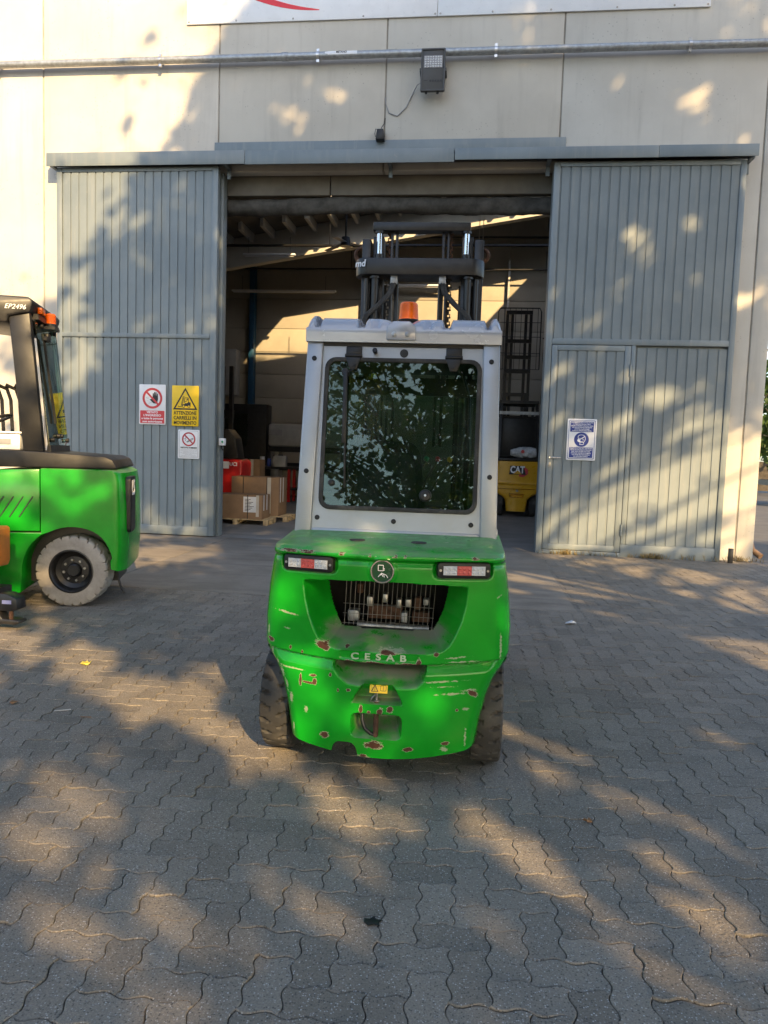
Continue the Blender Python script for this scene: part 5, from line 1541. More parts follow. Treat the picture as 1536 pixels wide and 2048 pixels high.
# ------------------------------------------------------------ inside the hall
def carton(label, x0, x1, y0, y1, z0, z1, straps=0, card=False, rz=0):
    t = thing('cardboard_box', label, 'box', ((x0 + x1) / 2, (y0 + y1) / 2, z0), R(rz))
    w, d, h = (x1 - x0) / 2, (y1 - y0) / 2, z1 - z0
    b = MB(); b.box(-w, w, -d, d, 0, h); b.build('carton', M['cardboard'], t, bevel=0.006)
    for i in range(straps):
        x = -w + (i + 0.5) * 2 * w / straps
        b = MB(); b.box(x - 0.008, x + 0.008, -d - 0.004, d + 0.004, 0.0005, h + 0.004); b.build('strap', M['black'], t)
    if card:
        b = MB(); b.box(w * 0.35, w * 0.80, -d - 0.003, -d - 0.001, h * 0.28, h * 0.93); lb = b.build('shipping_label', M['white'], t)
        b = MB()
        for k in range(9):
            z = h * (0.33 + 0.06 * k)
            b.box(w * 0.40, w * (0.55 + 0.2 * ((k * 37) % 7) / 7), -d - 0.0038, -d - 0.0031, z, z + h * 0.022)
        b.build('label_print', M['black_print'], lb)
    for k in range(2 if straps else 0):
        b = MB(); b.box(w + 0.0005, w + 0.003, -d + 0.12 + k * 0.22, -d + 0.17 + k * 0.22, h * 0.35, h); b.build('tape_strip', M['white'], t)
    b = MB(); b.box(w - 0.25 if not card else w - 0.12, w - (0.17 if not card else 0.06), -d - 0.0025, -d - 0.0005, 0.05, h); b.build('tape_strip', M['tape'], t)
    return t
def pallet(label, x0, x1, y0, y1):
    t = thing('pallet', label, 'pallet', (x0, y0, 0))
    w, d = x1 - x0, y1 - y0
    n = 5
    for i in range(n):
        yy = i * (d - 0.10) / (n - 1)
        b = MB(); b.box(0, w, yy, yy + 0.10, 0.098, 0.118); b.build('top_board', M['wood'], t, bevel=0.002)
    for i in range(3):
        xx = i * (w - 0.09) / 2
        b = MB(); b.box(xx, xx + 0.09, 0.0, d, 0.004, 0.022); b.build('bottom_board', M['wood'], t, bevel=0.002)
        for k in range(3):
            yy = k * (d - 0.12) / 2
            b = MB(); b.box(xx, xx + 0.09, yy, yy + 0.12, 0.0225, 0.0975); b.build('block', M['wood'], t, bevel=0.002)
    return t
pallet('wooden pallet under the front strapped carton', -5.35, -4.00, 14.35, 15.0)
pallet('wooden pallet under the taller carton at the back', -5.20, -3.82, 15.20, 16.0)
carton('low strapped cardboard box with a shipping label, foremost inside the doorway', -5.30, -4.13, 14.38, 14.98, 0.119, 0.60, 2, True)
carton('taller strapped cardboard box behind the low one', -5.05, -4.02, 15.25, 15.95, 0.119, 0.93, 2)
carton('open brown cardboard box on the floor behind the red machine', -5.75, -5.25, 18.2, 18.7, 0.003, 0.62)
carton('small open cardboard box atop another behind the red machine', -5.72, -5.30, 18.22, 18.68, 0.622, 1.25)

rm = thing('stacker', 'red pedestrian stacker truck just inside the doorway on the left', 'stacker', (-5.55, 16.2, 0))
b = MB(); b.prism([(-0.5, 0.12), (0.36, 0.12), (0.40, 0.55), (0.42, 1.20), (0.36, 1.27), (-0.5, 1.27)], 'y', 0, 0.75); b.build('hood', M['red_mach'], rm, bevel=0.04, seg=3)
b = MB(); b.prism([(0.42, 0.12), (0.62, 0.12), (0.72, 0.45), (0.66, 0.72), (0.55, 0.86), (0.42, 0.88)], 'y', 0.05, 0.70); b.build('drive_cover', M['red_mach'], rm, bevel=0.05, seg=3)
b = MB(); b.prism(circle(0.56, 0.60, 0.13, 24), 'y', 0.02, 0.049); b.build('end_cap', M['grey_print'], rm)
text('lettering', 'UCI', 0.11, (0.22, -0.004, 1.16), M['white_print'], rm, bold=0.003)
b = MB(); b.box(-0.02, 0.12, -0.003, -0.0005, 1.06, 1.22); b.build('data_plate', M['white'], rm)
b = MB(); b.prism([(-0.5, 1.275), (0.30, 1.275), (0.22, 1.75), (0.05, 1.95), (-0.5, 1.95)], 'y', 0.1, 0.6); b.build('mast_guard', M['black'], rm, bevel=0.02)
bm_ = thing('lift_mast', 'black lift mast standing at the left inside the doorway', 'lift mast', (-6.05, 17.6, 0))
for x in (-0.35, -0.1, 0.12):
    b = MB(); b.box(x, x + 0.09, 0, 0.12, 0.05, 3.5); b.build('rail', M['black_metal'], bm_)
b = MB(); b.box(-0.36, 0.22, -0.02, 0.13, 2.25, 2.45); b.build('crossbar', M['black_metal'], bm_)
b = MB(); b.box(-0.45, 0.32, -0.3, 0.5, 0.05, 1.0); b.build('base', M['black_metal'], bm_)
cb_ = thing('cabinet', 'dark glazed cabinet in the far left corner of the hall', 'cabinet', (-7.9, 22.6, 0))
b = MB(); b.box(-0.9, 1.5, 0, 0.6, 0.02, 2.9); b.build('carcass', M['black'], cb_, bevel=0.02)
b = MB(); b.box(-0.1, 0.9, -0.012, -0.001, 1.6, 2.6); b.build('pane', M['glass_clear'], cb_)
hp = thing('heater_panel', 'pale wall-hung heater high on the left inside the hall', 'heater', (-8.1, 23.4, 3.2))
b = MB(); b.box(-0.4, 0.45, 0, 0.4, 0, 1.5); b.build('casing', M['bench'], hp, bevel=0.06)
b = MB(); b.box(-0.05, 0.05, 0.4, 0.59, 0.3, 1.2); b.build('bracket', M['black_metal'], hp)
# workshop bench and wide printer in the back
tb = thing('workbench', 'dark workbench with red legs at the back of the hall', 'workbench', (-6.6, 21.0, 0))
b = MB(); b.box(-0.6, 3.2, 0, 0.8, 0.95, 1.02); b.build('top', M['black_metal'], tb)
for x in (-0.5, 1.3, 3.0):
    for y in (0.05, 0.68):
        b = MB(); b.box(x, x + 0.08, y, y + 0.08, 0, 0.949); b.build('leg', M['red_mach'], tb)
b = MB(); b.box(-0.5, 3.1, 0.1, 0.7, 0.35, 0.40); b.build('shelf', M['black_metal'], tb)
pr = thing('printer', 'long pale wide-format printer at the back of the hall', 'printer', (-6.25, 22.3, 0))
b = MB(); b.box(0, 3.4, 0, 0.7, 1.62, 2.30); b.build('housing', M['bench'], pr, bevel=0.06)
b = MB(); b.box(0.03, 3.3, -0.05, 0.5, 1.45, 1.61); b.build('feed_slot', M['black'], pr)
b = MB(); b.box(0.05, 0.45, -0.012, -0.001, 1.95, 2.12); b.build('control_panel', M['grey_print'], pr)
for x in (0.2, 3.1):
    b = MB(); b.box(x, x + 0.12, 0.1, 0.6, 0.0, 1.449); b.build('leg', M['bench'], pr)
b = MB(); b.cyl((0.33, 0.2, 1.0), (3.09, 0.2, 1.0), 0.12, n=16); b.build('paper_roll', M['black'], pr, smooth=40)
for i, (x, w, h, m_) in enumerate(((-6.7, 0.25, 0.2, 'grey_print'), (-6.1, 0.14, 0.28, 'white'), (-5.9, 0.12, 0.22, 'blue_print'), (-5.75, 0.10, 0.30, 'bench'), (-5.55, 0.35, 0.32, 'bench'))):
    t = thing('tin', ('flat grey case on the dark workbench', 'white bottle standing on the dark workbench', 'blue tin standing on the dark workbench', 'pale tall tin standing on the dark workbench', 'pale square canister on the dark workbench')[i], ('case', 'bottle', 'tin', 'tin', 'canister')[i], (x, 21.2, 1.021))
    t.name = ('case', 'bottle', 'tin', 'tin', 'canister')[i]
    b = MB()
    if i in (0, 4): b.box(-w / 2, w / 2, -0.1, 0.1, 0, h)
    else: b.cyl((0, 0, 0), (0, 0, h), w / 2, n=14)
    b.build('body', M[m_], t, bevel=0.008)
    b = MB(); b.cyl((0, 0, h + 0.0005), (0, 0, h + 0.03), w * 0.2, n=10); b.build('cap', M['black'], t)
# suspended rods, tube lamps
for i, (z, y, r) in enumerate(((8.15, 23.3, 0.035), (7.22, 23.4, 0.03), (6.98, 19.9, 0.035))):
    t = thing('ceiling_rail', ('upper dark rail hung across the hall under the roof', 'lower dark rail hung across the back wall', 'dark rail hung across the hall in front of the beam')[i], 'rail', (0, y, z))
    b = MB(); b.cyl((-9.5, 0, 0), (4.2, 0, 0), r, n=10); b.build('rod', M['black_metal'], t, smooth=40)
    for x in (-7, -4, -1, 2):
        b = MB(); b.cyl((x, 0, r), (x, 0, 0.55), 0.012, n=6); b.build('hanger', M['black_metal'], t)
for i, (x, y, z, l) in enumerate(((-5.9, 20.8, 6.95, 1.5), (-6.2, 23.6, 6.55, 3.4), (-2.2, 23.6, 6.75, 2.6))):
    t = thing('tube_lamp', ('unlit white tube lamp hanging near the sloping beam, left', 'long unlit tube lamp on the back wall, left', 'long unlit tube lamp on the back wall, middle')[i], 'lamp', (x, y, z))
    b = MB(); b.box(-l / 2, l / 2, -0.06, 0.06, 0, 0.05); b.build('tray', M['white'], t, bevel=0.005)
    b = MB(); b.cyl((-l / 2 + .05, 0, -0.02), (l / 2 - .05, 0, -0.02), 0.018, n=10); b.build('tube', M['white_print'], t, smooth=40)
    for s in (-0.4, 0.4):
        b = MB(); b.cyl((l * s, 0, 0.05), (l * s, 0, 0.5), 0.006, n=6); b.build('hanger', M['black_metal'], t)
hc = thing('hanging_chain', 'thin hanging chain loop right of the mast', 'chain', (-0.0, 15.9, 5.2))
for dx in (-0.04, 0.04):
    b = MB(); b.cyl((dx, 0, 0.25), (dx, 0, 3.0), 0.008, n=6); b.build('strand', M['tape'], hc)
cf = thing('ceiling_fan', 'dark ceiling fan under the sloping roof', 'fan', (-3.3, 18.4, 6.55))
b = MB(); b.cyl((0, 0, 0), (0, 0, 0.22), 0.14, 0.10, n=16); b.cyl((0, 0, 0.22), (0, 0, 1.0), 0.025, n=8); b.build('motor', M['black_metal'], cf, smooth=40)
for k in range(3):
    a = R(20 + 120 * k); b = MB()
    b.bar((0.13 * math.cos(a), 0.13 * math.sin(a), 0.08), (0.75 * math.cos(a), 0.75 * math.sin(a), 0.02), 0.14, 0.012); b.build('blade', M['bench'], cf)

# yellow forklift inside
cat = thing('forklift', 'yellow forklift parked inside the hall, seen from behind', 'forklift', (1.17, 19.0, 0), R(1))
NXc, NZc = 48, 60
vs, fs = [], []
for r in range(NZc):
    z = 0.15 + (1.42 - 0.15) * r / (NZc - 1)
    w = float(np.interp(z, [0.15, 0.45, 0.52, 0.60, 0.68, 0.9, 1.3, 1.42], [0.245, 0.285, 0.36, 0.50, 0.55, 0.56, 0.55, 0.54]))
    for c in range(NXc):
        u_ = -1 + 2 * c / (NXc - 1)
        e_ = max(0, (abs(u_) - 0.8) / 0.2)
        y = 0.05 * u_ * u_ + 0.08 * (1 - math.sqrt(max(0, 1 - e_ * e_))) - 0.03 * math.exp(-((z - 0.86) / 0.02) ** 2) + (0.05 if z < 0.72 else 0.0)
        if abs(u_ * w) < 0.17 and 0.50 < z < 0.60: y += 0.10
        vs.append((u_ * w, y, z))
for r in range(NZc - 1):
    for c in range(NXc - 1):
        fs.append((r * NXc + c, r * NXc + c + 1, (r + 1) * NXc + c + 1, (r + 1) * NXc + c))
o = len(vs)
vs += [(x, 0.7, z) for x, y, z in vs[(NZc - 1) * NXc:]]
fs += [((NZc - 1) * NXc + c, (NZc - 1) * NXc + c + 1, o + c + 1, o + c) for c in range(NXc - 1)]
b = MB(); b.add(vs, fs); b.build('counterweight', M['cat_yellow'], cat, smooth=50)
b = MB(); b.prism([(0.12, -0.155), (0.23, -0.08), (0.23, 0.03), (0.14, 0.10), (0.06, 0.10), (0.0, -0.1), (0.02, -0.155)], 'y', 0, 0.004); b.xform(Matrix.Translation((0.02, -0.024, 1.19))); b.build('hexagon', M['red_print'], cat)
b = MB(); b.prism([(-0.22, -0.10), (0.20, -0.10), (0.14, 0.12), (-0.20, 0.12)], 'y', -0.002, 0.001); b.xform(Matrix.Translation((0.0, -0.026, 1.19))); b.build('logo_ground', M['black_print'], cat)
text('lettering', 'CAT', 0.24, (-0.015, -0.031, 1.205), M['white_print'], cat, bold=0.008, width=0.36)
b = MB(); b.prism([(-0.12, -0.09), (0.10, -0.09), (-0.01, 0.01)], 'y', -0.003, 0.0); b.xform(Matrix.Translation((0.0, -0.033, 1.19))); b.build('triangle_mark', M['cat_yellow'], cat)
b = MB(); b.box(-0.54, 0.54, 0.10, 1.0, 1.425, 1.50); b.build('top_cover', M['black'], cat, bevel=0.02)
b = MB(); b.cyl((0, 0.05, 0.68), (0, -0.05, 0.68), 0.03, n=10); b.build('tow_pin', M['steel'], cat)
for s in (-1, 1):
    wheel(cat, (s * 0.42, 0.55, 0.30), 0.30, 0.18, M['black_metal'], M['rubber'], s, 0.55, 0, 22)
    b = MB(); b.bar((s * 0.50, 0.2, 1.5), (s * 0.45, 0.55, 2.90), 0.07, 0.07); b.build('pillar', M['black_metal'], cat)
    b = MB(); b.bar((s * 0.50, 1.9, 1.3), (s * 0.45, 1.6, 2.90), 0.07, 0.07); b.build('pillar', M['black_metal'], cat)
    b = MB(); b.box(s * 0.3 - 0.06, s * 0.3 + 0.06, 2.1, 2.3, 0.1, 3.3); b.build('mast_rail', M['black_metal'], cat)
b = MB(); b.box(-0.50, 0.50, 0.5, 1.65, 2.90, 2.98); b.build('overhead_guard', M['black_metal'], cat)
b = MB(); b.box(-0.50, 0.50, 0.44, 0.50, 2.62, 2.70); b.build('rear_grab_bar', M['galv'], cat)
b = MB(); b.box(-0.42, 0.42, 1.0, 2.0, 0.3, 1.3); b.build('body', M['black_metal'], cat)
b = MB(); b.prism([(-0.52, 1.505), (0.52, 1.505), (0.50, 2.55), (-0.50, 2.55)], 'y', 0.62, 0.88); b.build('cab_back', M['black'], cat, bevel=0.04)
b = MB(); b.box(-0.52, 0.52, 0.9, 1.9, 2.56, 2.60); b.build('cab_roof_net', M['black_metal'], cat)
b = MB(); b.prism(rrect(-0.25, 0.25, 1.4, 2.1, 0.1), 'y', 0.9, 1.05); b.build('seat', M['fabric'], cat, bevel=0.03)
pk = thing('wrapped_parcel', 'clear plastic wrapped white parcel lying on the yellow forklift', 'parcel', (1.34, 19.35, 1.502))
b = MB()
vs, fs = [], []
for i in range(12):
    t_ = i / 11
    rr = 0.15 * (math.sin(math.pi * min(1, max(0.05, t_ * 0.96 + 0.02))) ** 0.4)
    for k in range(14):
        a = 2 * math.pi * k / 14
        j_ = 1 + 0.10 * math.sin(5 * a + i * 1.7) + 0.06 * math.sin(9 * a - i * 2.3)
        vs.append((-0.36 + 0.80 * t_, rr * 1.1 * j_ * math.cos(a), max(0.0, 0.14 + rr * j_ * math.sin(a))))
for i in range(11):
    for k in range(14):
        fs.append((i * 14 + k, i * 14 + (k + 1) % 14, (i + 1) * 14 + (k + 1) % 14, (i + 1) * 14 + k))
b.add(vs, fs); b.build('wrap', mat('white_foil', (0.5, 0.5, 0.5), 0.25, var=0.2, vs=15), pk, smooth=30)
b = MB(); b.prism(circle(-0.06, 0.17, 0.045, 14), 'y', -0.172, -0.166); b.build('red_dot', M['red_print'], pk)

rt_ = thing('lift_mast', 'tall black lift mast with wire load guard behind the yellow forklift', 'lift mast', (1.2, 21.6, 0))
for x in (-0.36, -0.22, 0.16, 0.30):
    b = MB(); b.box(x - 0.04, x + 0.04, 0, 0.12, 0.1, 5.65); b.build('rail', M['black_metal'], rt_)
for z in (5.55, 4.75, 4.30, 3.9, 3.25, 2.6):
    b = MB(); b.box(-0.40, 0.34, -0.05, -0.001, z, z + 0.10); b.build('crossbar', M['black_metal'], rt_)
b = MB()
b.tube([(-0.62, -0.12, 4.0), (-0.62, -0.12, 5.60), (-0.57, -0.12, 5.70), (0.52, -0.12, 5.70), (0.57, -0.12, 5.60), (0.57, -0.12, 4.0)], 0.018, 6)
b.build('guard_frame', M['black_metal'], rt_, smooth=50)
for i in range(7):
    b = MB(); x = -0.45 + i * 0.155; b.cyl((x, -0.12, 4.0), (x, -0.12, 5.69), 0.008, n=5); b.build('guard_wire', M['black_metal'], rt_)
for z in (4.0, 4.45, 4.9, 5.3):
    b = MB(); b.cyl((-0.62, -0.135, z), (0.57, -0.135, z), 0.009, n=5); b.build('guard_wire', M['black_metal'], rt_)
b = MB(); b.box(-0.5, 0.5, 0.15, 1.4, 0.1, 2.3); b.build('base', M['black_metal'], rt_)
ct_ = thing('hanging_tarpaulin', 'dark green tarpaulin hanging beside the right door inside', 'tarpaulin', (2.05, 20.5, 0))
vs, fs = [], []
for i in range(14):
    for k in range(20):
        z = 2.3 + 2.4 * k / 19
        vs.append((-0.25 + 0.6 * i / 13 + 0.03 * math.sin(k * 0.7), 0.08 * math.sin(i * 1.3 + k * 0.15), z))
for i in range(13):
    for k in range(19): fs.append((i * 20 + k, (i + 1) * 20 + k, (i + 1) * 20 + k + 1, i * 20 + k + 1))
b = MB(); b.add(vs, fs); b.build('cloth', mat('dark_tarpaulin', (0.02, 0.04, 0.04), 0.6), ct_, smooth=70)
b = MB(); b.cyl((-0.3, 0, 4.72), (0.4, 0, 4.72), 0.02, n=8); b.cyl((0.05, 0.1, 0.003), (0.05, 0.1, 4.72), 0.03, n=8); b.build('stand', M['black_metal'], ct_, smooth=40)

# ------------------------------------------------------------ past the right corner
tr_ = thing('trailer', 'old dark wooden trailer parked past the right corner of the building', 'trailer', (12.6, 30.0, 0))
b = MB(); b.box(-1.2, 3.2, 0, 1.8, 0.75, 0.95); b.build('bed', M['black_metal'], tr_)
for k in range(4):
    b = MB(); b.box(-1.2, 3.2, -0.04, -0.001, 0.97 + k * 0.37, 1.32 + k * 0.37); b.build('side_board', mat('weathered_board', (0.20 + 0.04 * k, 0.17, 0.13), 0.85, var=0.3, vs=3), tr_, bevel=0.01)
for x in (-1.1, 0.3, 1.7):
    b = MB(); b.box(x, x + 0.1, -0.09, -0.041, 0.6, 2.5); b.build('post', M['rust'], tr_)
for x in (-0.5, 1.9):
    wheel(tr_, (x, -0.12, 0.45), 0.45, 0.2, M['rust'], M['rubber'], 1, 0.55, R(-90), 22)
M['fence'] = mat('dark_fence_wood', (0.06, 0.05, 0.04), 0.9, var=0.3)
fb = thing('fence', 'dark low fence far behind the trailer', 'fence', (10, 44, 0))
for k in range(14):
    b = MB(); b.box(k * 1.5, k * 1.5 + 1.45, 0, 0.08, 0.05, 1.7); b.build('fence_panel', M['fence'], fb)

# ------------------------------------------------------------ weeds and litter
rw_ = random.Random(17)
V, F = [], []
for _ in range(150):
    cx = rw_.choice([rw_.uniform(1.1, 3.9), rw_.gauss(2.95, 0.12), rw_.gauss(1.55, 0.08), rw_.gauss(4.3, 0.12)])
    cy = 12.085 + rw_.uniform(-0.06, 0.03) + (0.16 if cx > 4.1 else 0)
    for k in range(rw_.randrange(3, 7)):
        a, h, l = rw_.uniform(0, 6.28), rw_.uniform(0.03, 0.11), rw_.uniform(0.01, 0.05)
        dx, dy = math.cos(a), math.sin(a)
        o = len(V)
        V += [(cx - dy * .003, cy + dx * .003, -0.005), (cx + dy * .003, cy - dx * .003, -0.005), (cx + dx * l * .5, cy + dy * l * .5, h * .7), (cx + dx * l, cy + dy * l, h)]
        F += [(0 + o, 1 + o, 2 + o), (0 + o, 2 + o, 3 + o)]
me = bpy.data.meshes.new('weeds'); me.from_pydata(V, [], F)
tag(link('weeds', me, mat('dry_weeds', (0.20, 0.15, 0.06), 0.8, var=0.5, vs=9)), 'dry weeds along the foot of the right door', 'weeds', None, 'stuff')
def scrap(name, label, cat_, x, y, pts, m, z=0.004, curl=0.006, rz=0):
    b = MB(); n = len(pts)
    top = [(p[0], p[1], curl * ((i * 7) % 5) / 4 + 0.0015) for i, p in enumerate(pts)]
    bot = [(p[0], p[1], t[2] - 0.0012) for p, t in zip(pts, top)]
    b.add(top + bot, [tuple(range(n)), tuple(range(n, 2 * n))[::-1]] + [(i, (i + 1) % n, n + (i + 1) % n, n + i) for i in range(n)])
    o = b.build(name, m); o.location = (x, y, z); o.rotation_euler = (0, 0, R(rz))
    return tag(o, label, cat_)
lp_ = [(0, -0.05), (0.03, -0.04), (0.055, 0.0), (0.03, 0.01), (0.02, 0.04), (0, 0.06), (-0.02, 0.04), (-0.03, 0.01), (-0.055, 0.0), (-0.03, -0.04)]
scrap('fallen_leaf', 'yellow fallen leaf on the sunlit paving, left of the green forklift', 'leaf', -2.618, 4.798, [(p[0] * .7, p[1] * .7) for p in lp_], mat('yellow_leaf', (0.5, 0.42, 0.06), 0.6), curl=0.02, rz=40)
brn = mat('brown_leaf', (0.24, 0.12, 0.05), 0.7)
scrap('fallen_leaf', 'small brown fallen leaf on the paving below the left forklift', 'leaf', -2.62, 3.98, [(p[0] * .5, p[1] * .5) for p in lp_], brn, curl=0.012, rz=10)
scrap('fallen_leaf', 'curled brown leaf right of the green forklift, in the foreground', 'leaf', 0.557, 3.134, [(p[0] * .25, p[1] * .4) for p in lp_], brn, curl=0.012, rz=70)
scrap('paper_scrap', 'crumpled white paper scrap on the paving right of the green forklift', 'paper', 0.979, 6.995, [(-0.05, -0.02), (-0.01, -0.05), (0.03, -0.02), (0.06, 0.0), (0.02, 0.04), (-0.03, 0.05)], M['white'], curl=0.03)
scrap('twig', 'pale twig on the paving left of the green forklift', 'twig', -2.278, 3.913, [(-0.045, -0.004), (0.045, 0.004), (0.045, 0.010), (-0.045, 0.002)], M['tape'], rz=15)
scrap('twig', 'brown twig on the paving beside the pale one', 'twig', -2.10, 3.84, [(-0.03, -0.003), (0.035, 0.002), (0.035, 0.008), (-0.03, 0.003)], brn, rz=-5)
scrap('tar_spot', 'small black tar spot on the paving in the foreground', 'stain', -0.261, 2.312, [(-0.028, -0.006), (-0.012, -0.024), (0.006, -0.014), (0.026, -0.02), (0.022, 0.002), (0.034, 0.014), (0.01, 0.014), (0.002, 0.03), (-0.012, 0.012), (-0.03, 0.014)], M['black'], z=0.0025, curl=0.001)
# ------------------------------------------------------------ trees behind the camera (their shade falls on the yard and the wall)
GAPS=[[(-10.0,11.23),(-3.48,10.86),(-3.92,8.63),(-4.42,8.18),(-4.49,7.8),(-5.0,7.34),(-4.86,7.03),(-5.24,6.64),(-5.67,6.24),(-6.11,5.52),(-6.33,4.95),(-7.0,4.37),(-7.73,3.53),(-10.18,2.98)],[(1.2,4.75),(1.61,4.94),(1.76,4.91),(1.58,4.75),(1.24,4.62)],[(2.18,4.87),(2.32,4.98),(2.53,4.72),(2.47,4.49),(2.27,4.6)],[(3.03,5.09),(3.24,5.17),(3.25,4.98),(3.07,4.98)],[(2.79,4.72),(2.94,4.73),(2.97,4.55),(2.82,4.57)],[(1.88,2.0),(2.23,2.09),(2.32,1.78),(2.06,1.69)],[(2.35,2.64),(2.79,2.81),(2.96,2.5),(2.67,2.42)],[(2.89,2.42),(3.26,2.58),(3.36,2.12),(3.07,2.04)],[(3.45,1.97),(3.85,2.14),(3.89,1.52),(3.55,1.66)],[(1.78,1.12),(2.27,1.38),(2.88,1.32),(2.75,0.96),(1.99,0.81)],[(2.98,0.97),(3.5,1.19),(3.89,0.97),(3.85,0.41),(3.17,0.46)],[(1.12,0.78),(1.83,0.93),(2.16,0.5),(2.03,0.05),(1.16,-0.04)],[(3.88,1.2),(4.14,1.68),(4.27,0.9),(4.0,0.5)],[(2.64,0.36),(3.09,0.46),(3.19,0.06),(2.58,0.03)],[(4.01,0.34),(4.3,0.43),(4.34,-0.04),(3.96,0.02)],[(0.26,6.47),(0.48,6.73),(0.64,6.69),(0.46,6.47)],[(1.92,7.51),(2.17,7.56),(2.11,7.33),(1.96,7.37)],[(3.2,6.9),(3.42,6.86),(3.44,6.68),(3.29,6.72)],[(2.93,7.23),(3.29,7.3),(3.34,7.01),(2.98,6.94)],[(1.28,7.57),(1.43,7.58),(1.43,7.47),(1.31,7.46)],[(3.81,6.52),(3.98,6.59),(4.0,6.3),(3.85,6.38)],[(-2.67,7.4),(-2.34,7.43),(-2.34,7.2),(-2.62,7.25)],[(-3.4,7.15),(-2.99,7.1),(-3.06,6.76),(-3.35,6.84)],[(3.78,5.9),(4.01,5.68),(3.96,5.39),(3.8,5.54)],[(3.97,4.12),(4.11,4.2),(4.13,3.97),(4.02,3.97)],[(-7.09,3.87),(-6.73,3.96),(-6.55,3.37),(-6.82,2.69),(-7.09,2.86)],[(0.79,-0.4),(2.02,-0.7),(2.0,-1.77),(0.04,-3.21),(-0.75,-3.54),(-0.62,-2.74),(-0.86,-2.53),(-0.22,-1.39)],[(-3.72,-4.47),(-3.71,-4.72),(-3.54,-5.0),(-3.31,-5.2),(-3.57,-5.37),(-3.78,-5.1),(-4.09,-4.96),(-4.21,-4.84)],[(-7.35,-3.7),(-7.04,-3.85),(-6.87,-4.22),(-7.01,-4.54),(-7.28,-4.4)],[(-6.83,-4.03),(-6.43,-4.02),(-6.12,-4.32),(-5.84,-4.56),(-5.73,-4.78),(-6.03,-4.89),(-6.11,-4.78),(-6.57,-4.49)],[(-4.92,-3.71),(-5.89,-4.47),(-6.59,-5.06),(-6.34,-5.1),(-5.77,-4.7),(-5.03,-4.06)],[(-7.08,-3.22),(-6.81,-3.36),(-6.72,-3.67),(-6.95,-3.65)],[(-6.39,-5.15),(-6.19,-5.16),(-6.11,-5.33),(-6.26,-5.4)],[(-6.11,-5.62),(-5.84,-5.66),(-5.81,-5.77),(-5.75,-5.92),(-6.01,-6.01),(-6.22,-5.97),(-6.06,-5.78)],[(-6.6,-5.95),(-6.29,-5.9),(-6.11,-6.02),(-6.57,-6.06)],[(-5.27,-5.14),(-4.96,-5.16),(-5.06,-5.41),(-5.35,-5.45),(-5.49,-5.32)],[(-4.74,-5.29),(-4.58,-5.3),(-4.56,-5.47),(-4.63,-5.63),(-4.97,-5.75),(-5.29,-5.88),(-5.5,-5.97),(-5.22,-5.94),(-5.27,-5.78),(-4.83,-5.6)],[(-4.01,-5.35),(-3.95,-5.45),(-4.04,-5.67),(-4.17,-5.75),(-4.2,-5.63),(-4.24,-5.51)],[(-0.42,-0.99),(-0.19,-1.18),(-0.97,-2.05),(-1.61,-2.3)],[(-6.75,-5.44),(-6.42,-5.36),(-6.15,-5.59),(-6.19,-5.75),(-6.46,-5.86),(-6.65,-5.76)],[(-5.67,-4.89),(-5.38,-4.93),(-5.42,-5.16),(-5.66,-5.21)],[(-4.52,-5.63),(-4.24,-5.66),(-4.25,-5.8),(-4.36,-5.87),(-4.63,-5.9)],[(-5.57,-5.49),(-5.37,-5.55),(-5.34,-5.73),(-5.48,-5.79),(-5.57,-5.67)],[(-5.88,-1.17),(-4.61,-0.65),(-4.76,-1.24),(-5.86,-1.89)]]  # outlines of wanted sun patches; leaves that would shade them are left out
LEAF = []
def leaf_mat(name, a, b_):
    m, nt, b = new_mat(name)
    oi = N(nt, 'ShaderNodeNewGeometry')
    c = mixc(nt, oi.outputs['Random Per Island'], a, b_)
    nt.links.new(c, b.inputs['Base Color'])
    b.inputs['Roughness'].default_value = 0.5
    tl = N(nt, 'ShaderNodeBsdfTranslucent')
    nt.links.new(c, tl.inputs[0])
    mx = N(nt, 'ShaderNodeMixShader')
    mx.inputs[0].default_value = 0.45
    nt.links.new(b.outputs[0], mx.inputs[1])
    nt.links.new(tl.outputs[0], mx.inputs[2])
    nt.links.new(mx.outputs[0], nt.nodes['Material Output'].inputs['Surface'])
    return m
M['leaf'] = leaf_mat('plane_tree_leaf', (0.05, 0.10, 0.02), (0.11, 0.17, 0.04))
M['leaf2'] = leaf_mat('leaf_painted_lit', (0.07, 0.11, 0.015), (0.16, 0.19, 0.035))  # lighter copy of the leaf colour, with the light on these crowns painted in
M['bark'] = mat('mottled_bark', (0.17, 0.15, 0.115), 0.9, var=0.5, vs=3, bmp=0.5, bs=18, dist=0.02)

def in_poly(x, z, P):
    c = False
    j = len(P) - 1
    for i in range(len(P)):
        xi, zi = P[i]; xj, zj = P[j]
        if (zi > z) != (zj > z) and x < (xj - xi) * (z - zi) / (zj - zi) + xi:
            c = not c
        j = i
    return c

def grow(P):
    cx, cz = sum(p[0] for p in P) / len(P), sum(p[1] for p in P) / len(P)
    k = 1.36 if cz < -0.5 else (1.0 if len(P) > 10 else 1.75)
    return [(cx + (p[0] - cx) * k, cz + (p[1] - cz) * k) for p in P]
GAPS = [grow(P) for P in GAPS]
BB = [(min(p[0] for p in g_), max(p[0] for p in g_), min(p[1] for p in g_), max(p[1] for p in g_)) for g_ in GAPS]
def in_gap(p, rnd):
    """where this leaf's shadow would fall; the crown is open there"""
    k = (12.3 - p[1]) / -SUN[1]
    x = p[0] - SUN[0] * k + rnd.gauss(0, 0.06)
    z = p[2] - SUN[2] * k + rnd.gauss(0, 0.05)
    for g_, b_ in zip(GAPS, BB):
        if b_[0] <= x <= b_[1] and b_[2] <= z <= b_[3] and in_poly(x, z, g_):
            return True
    return False

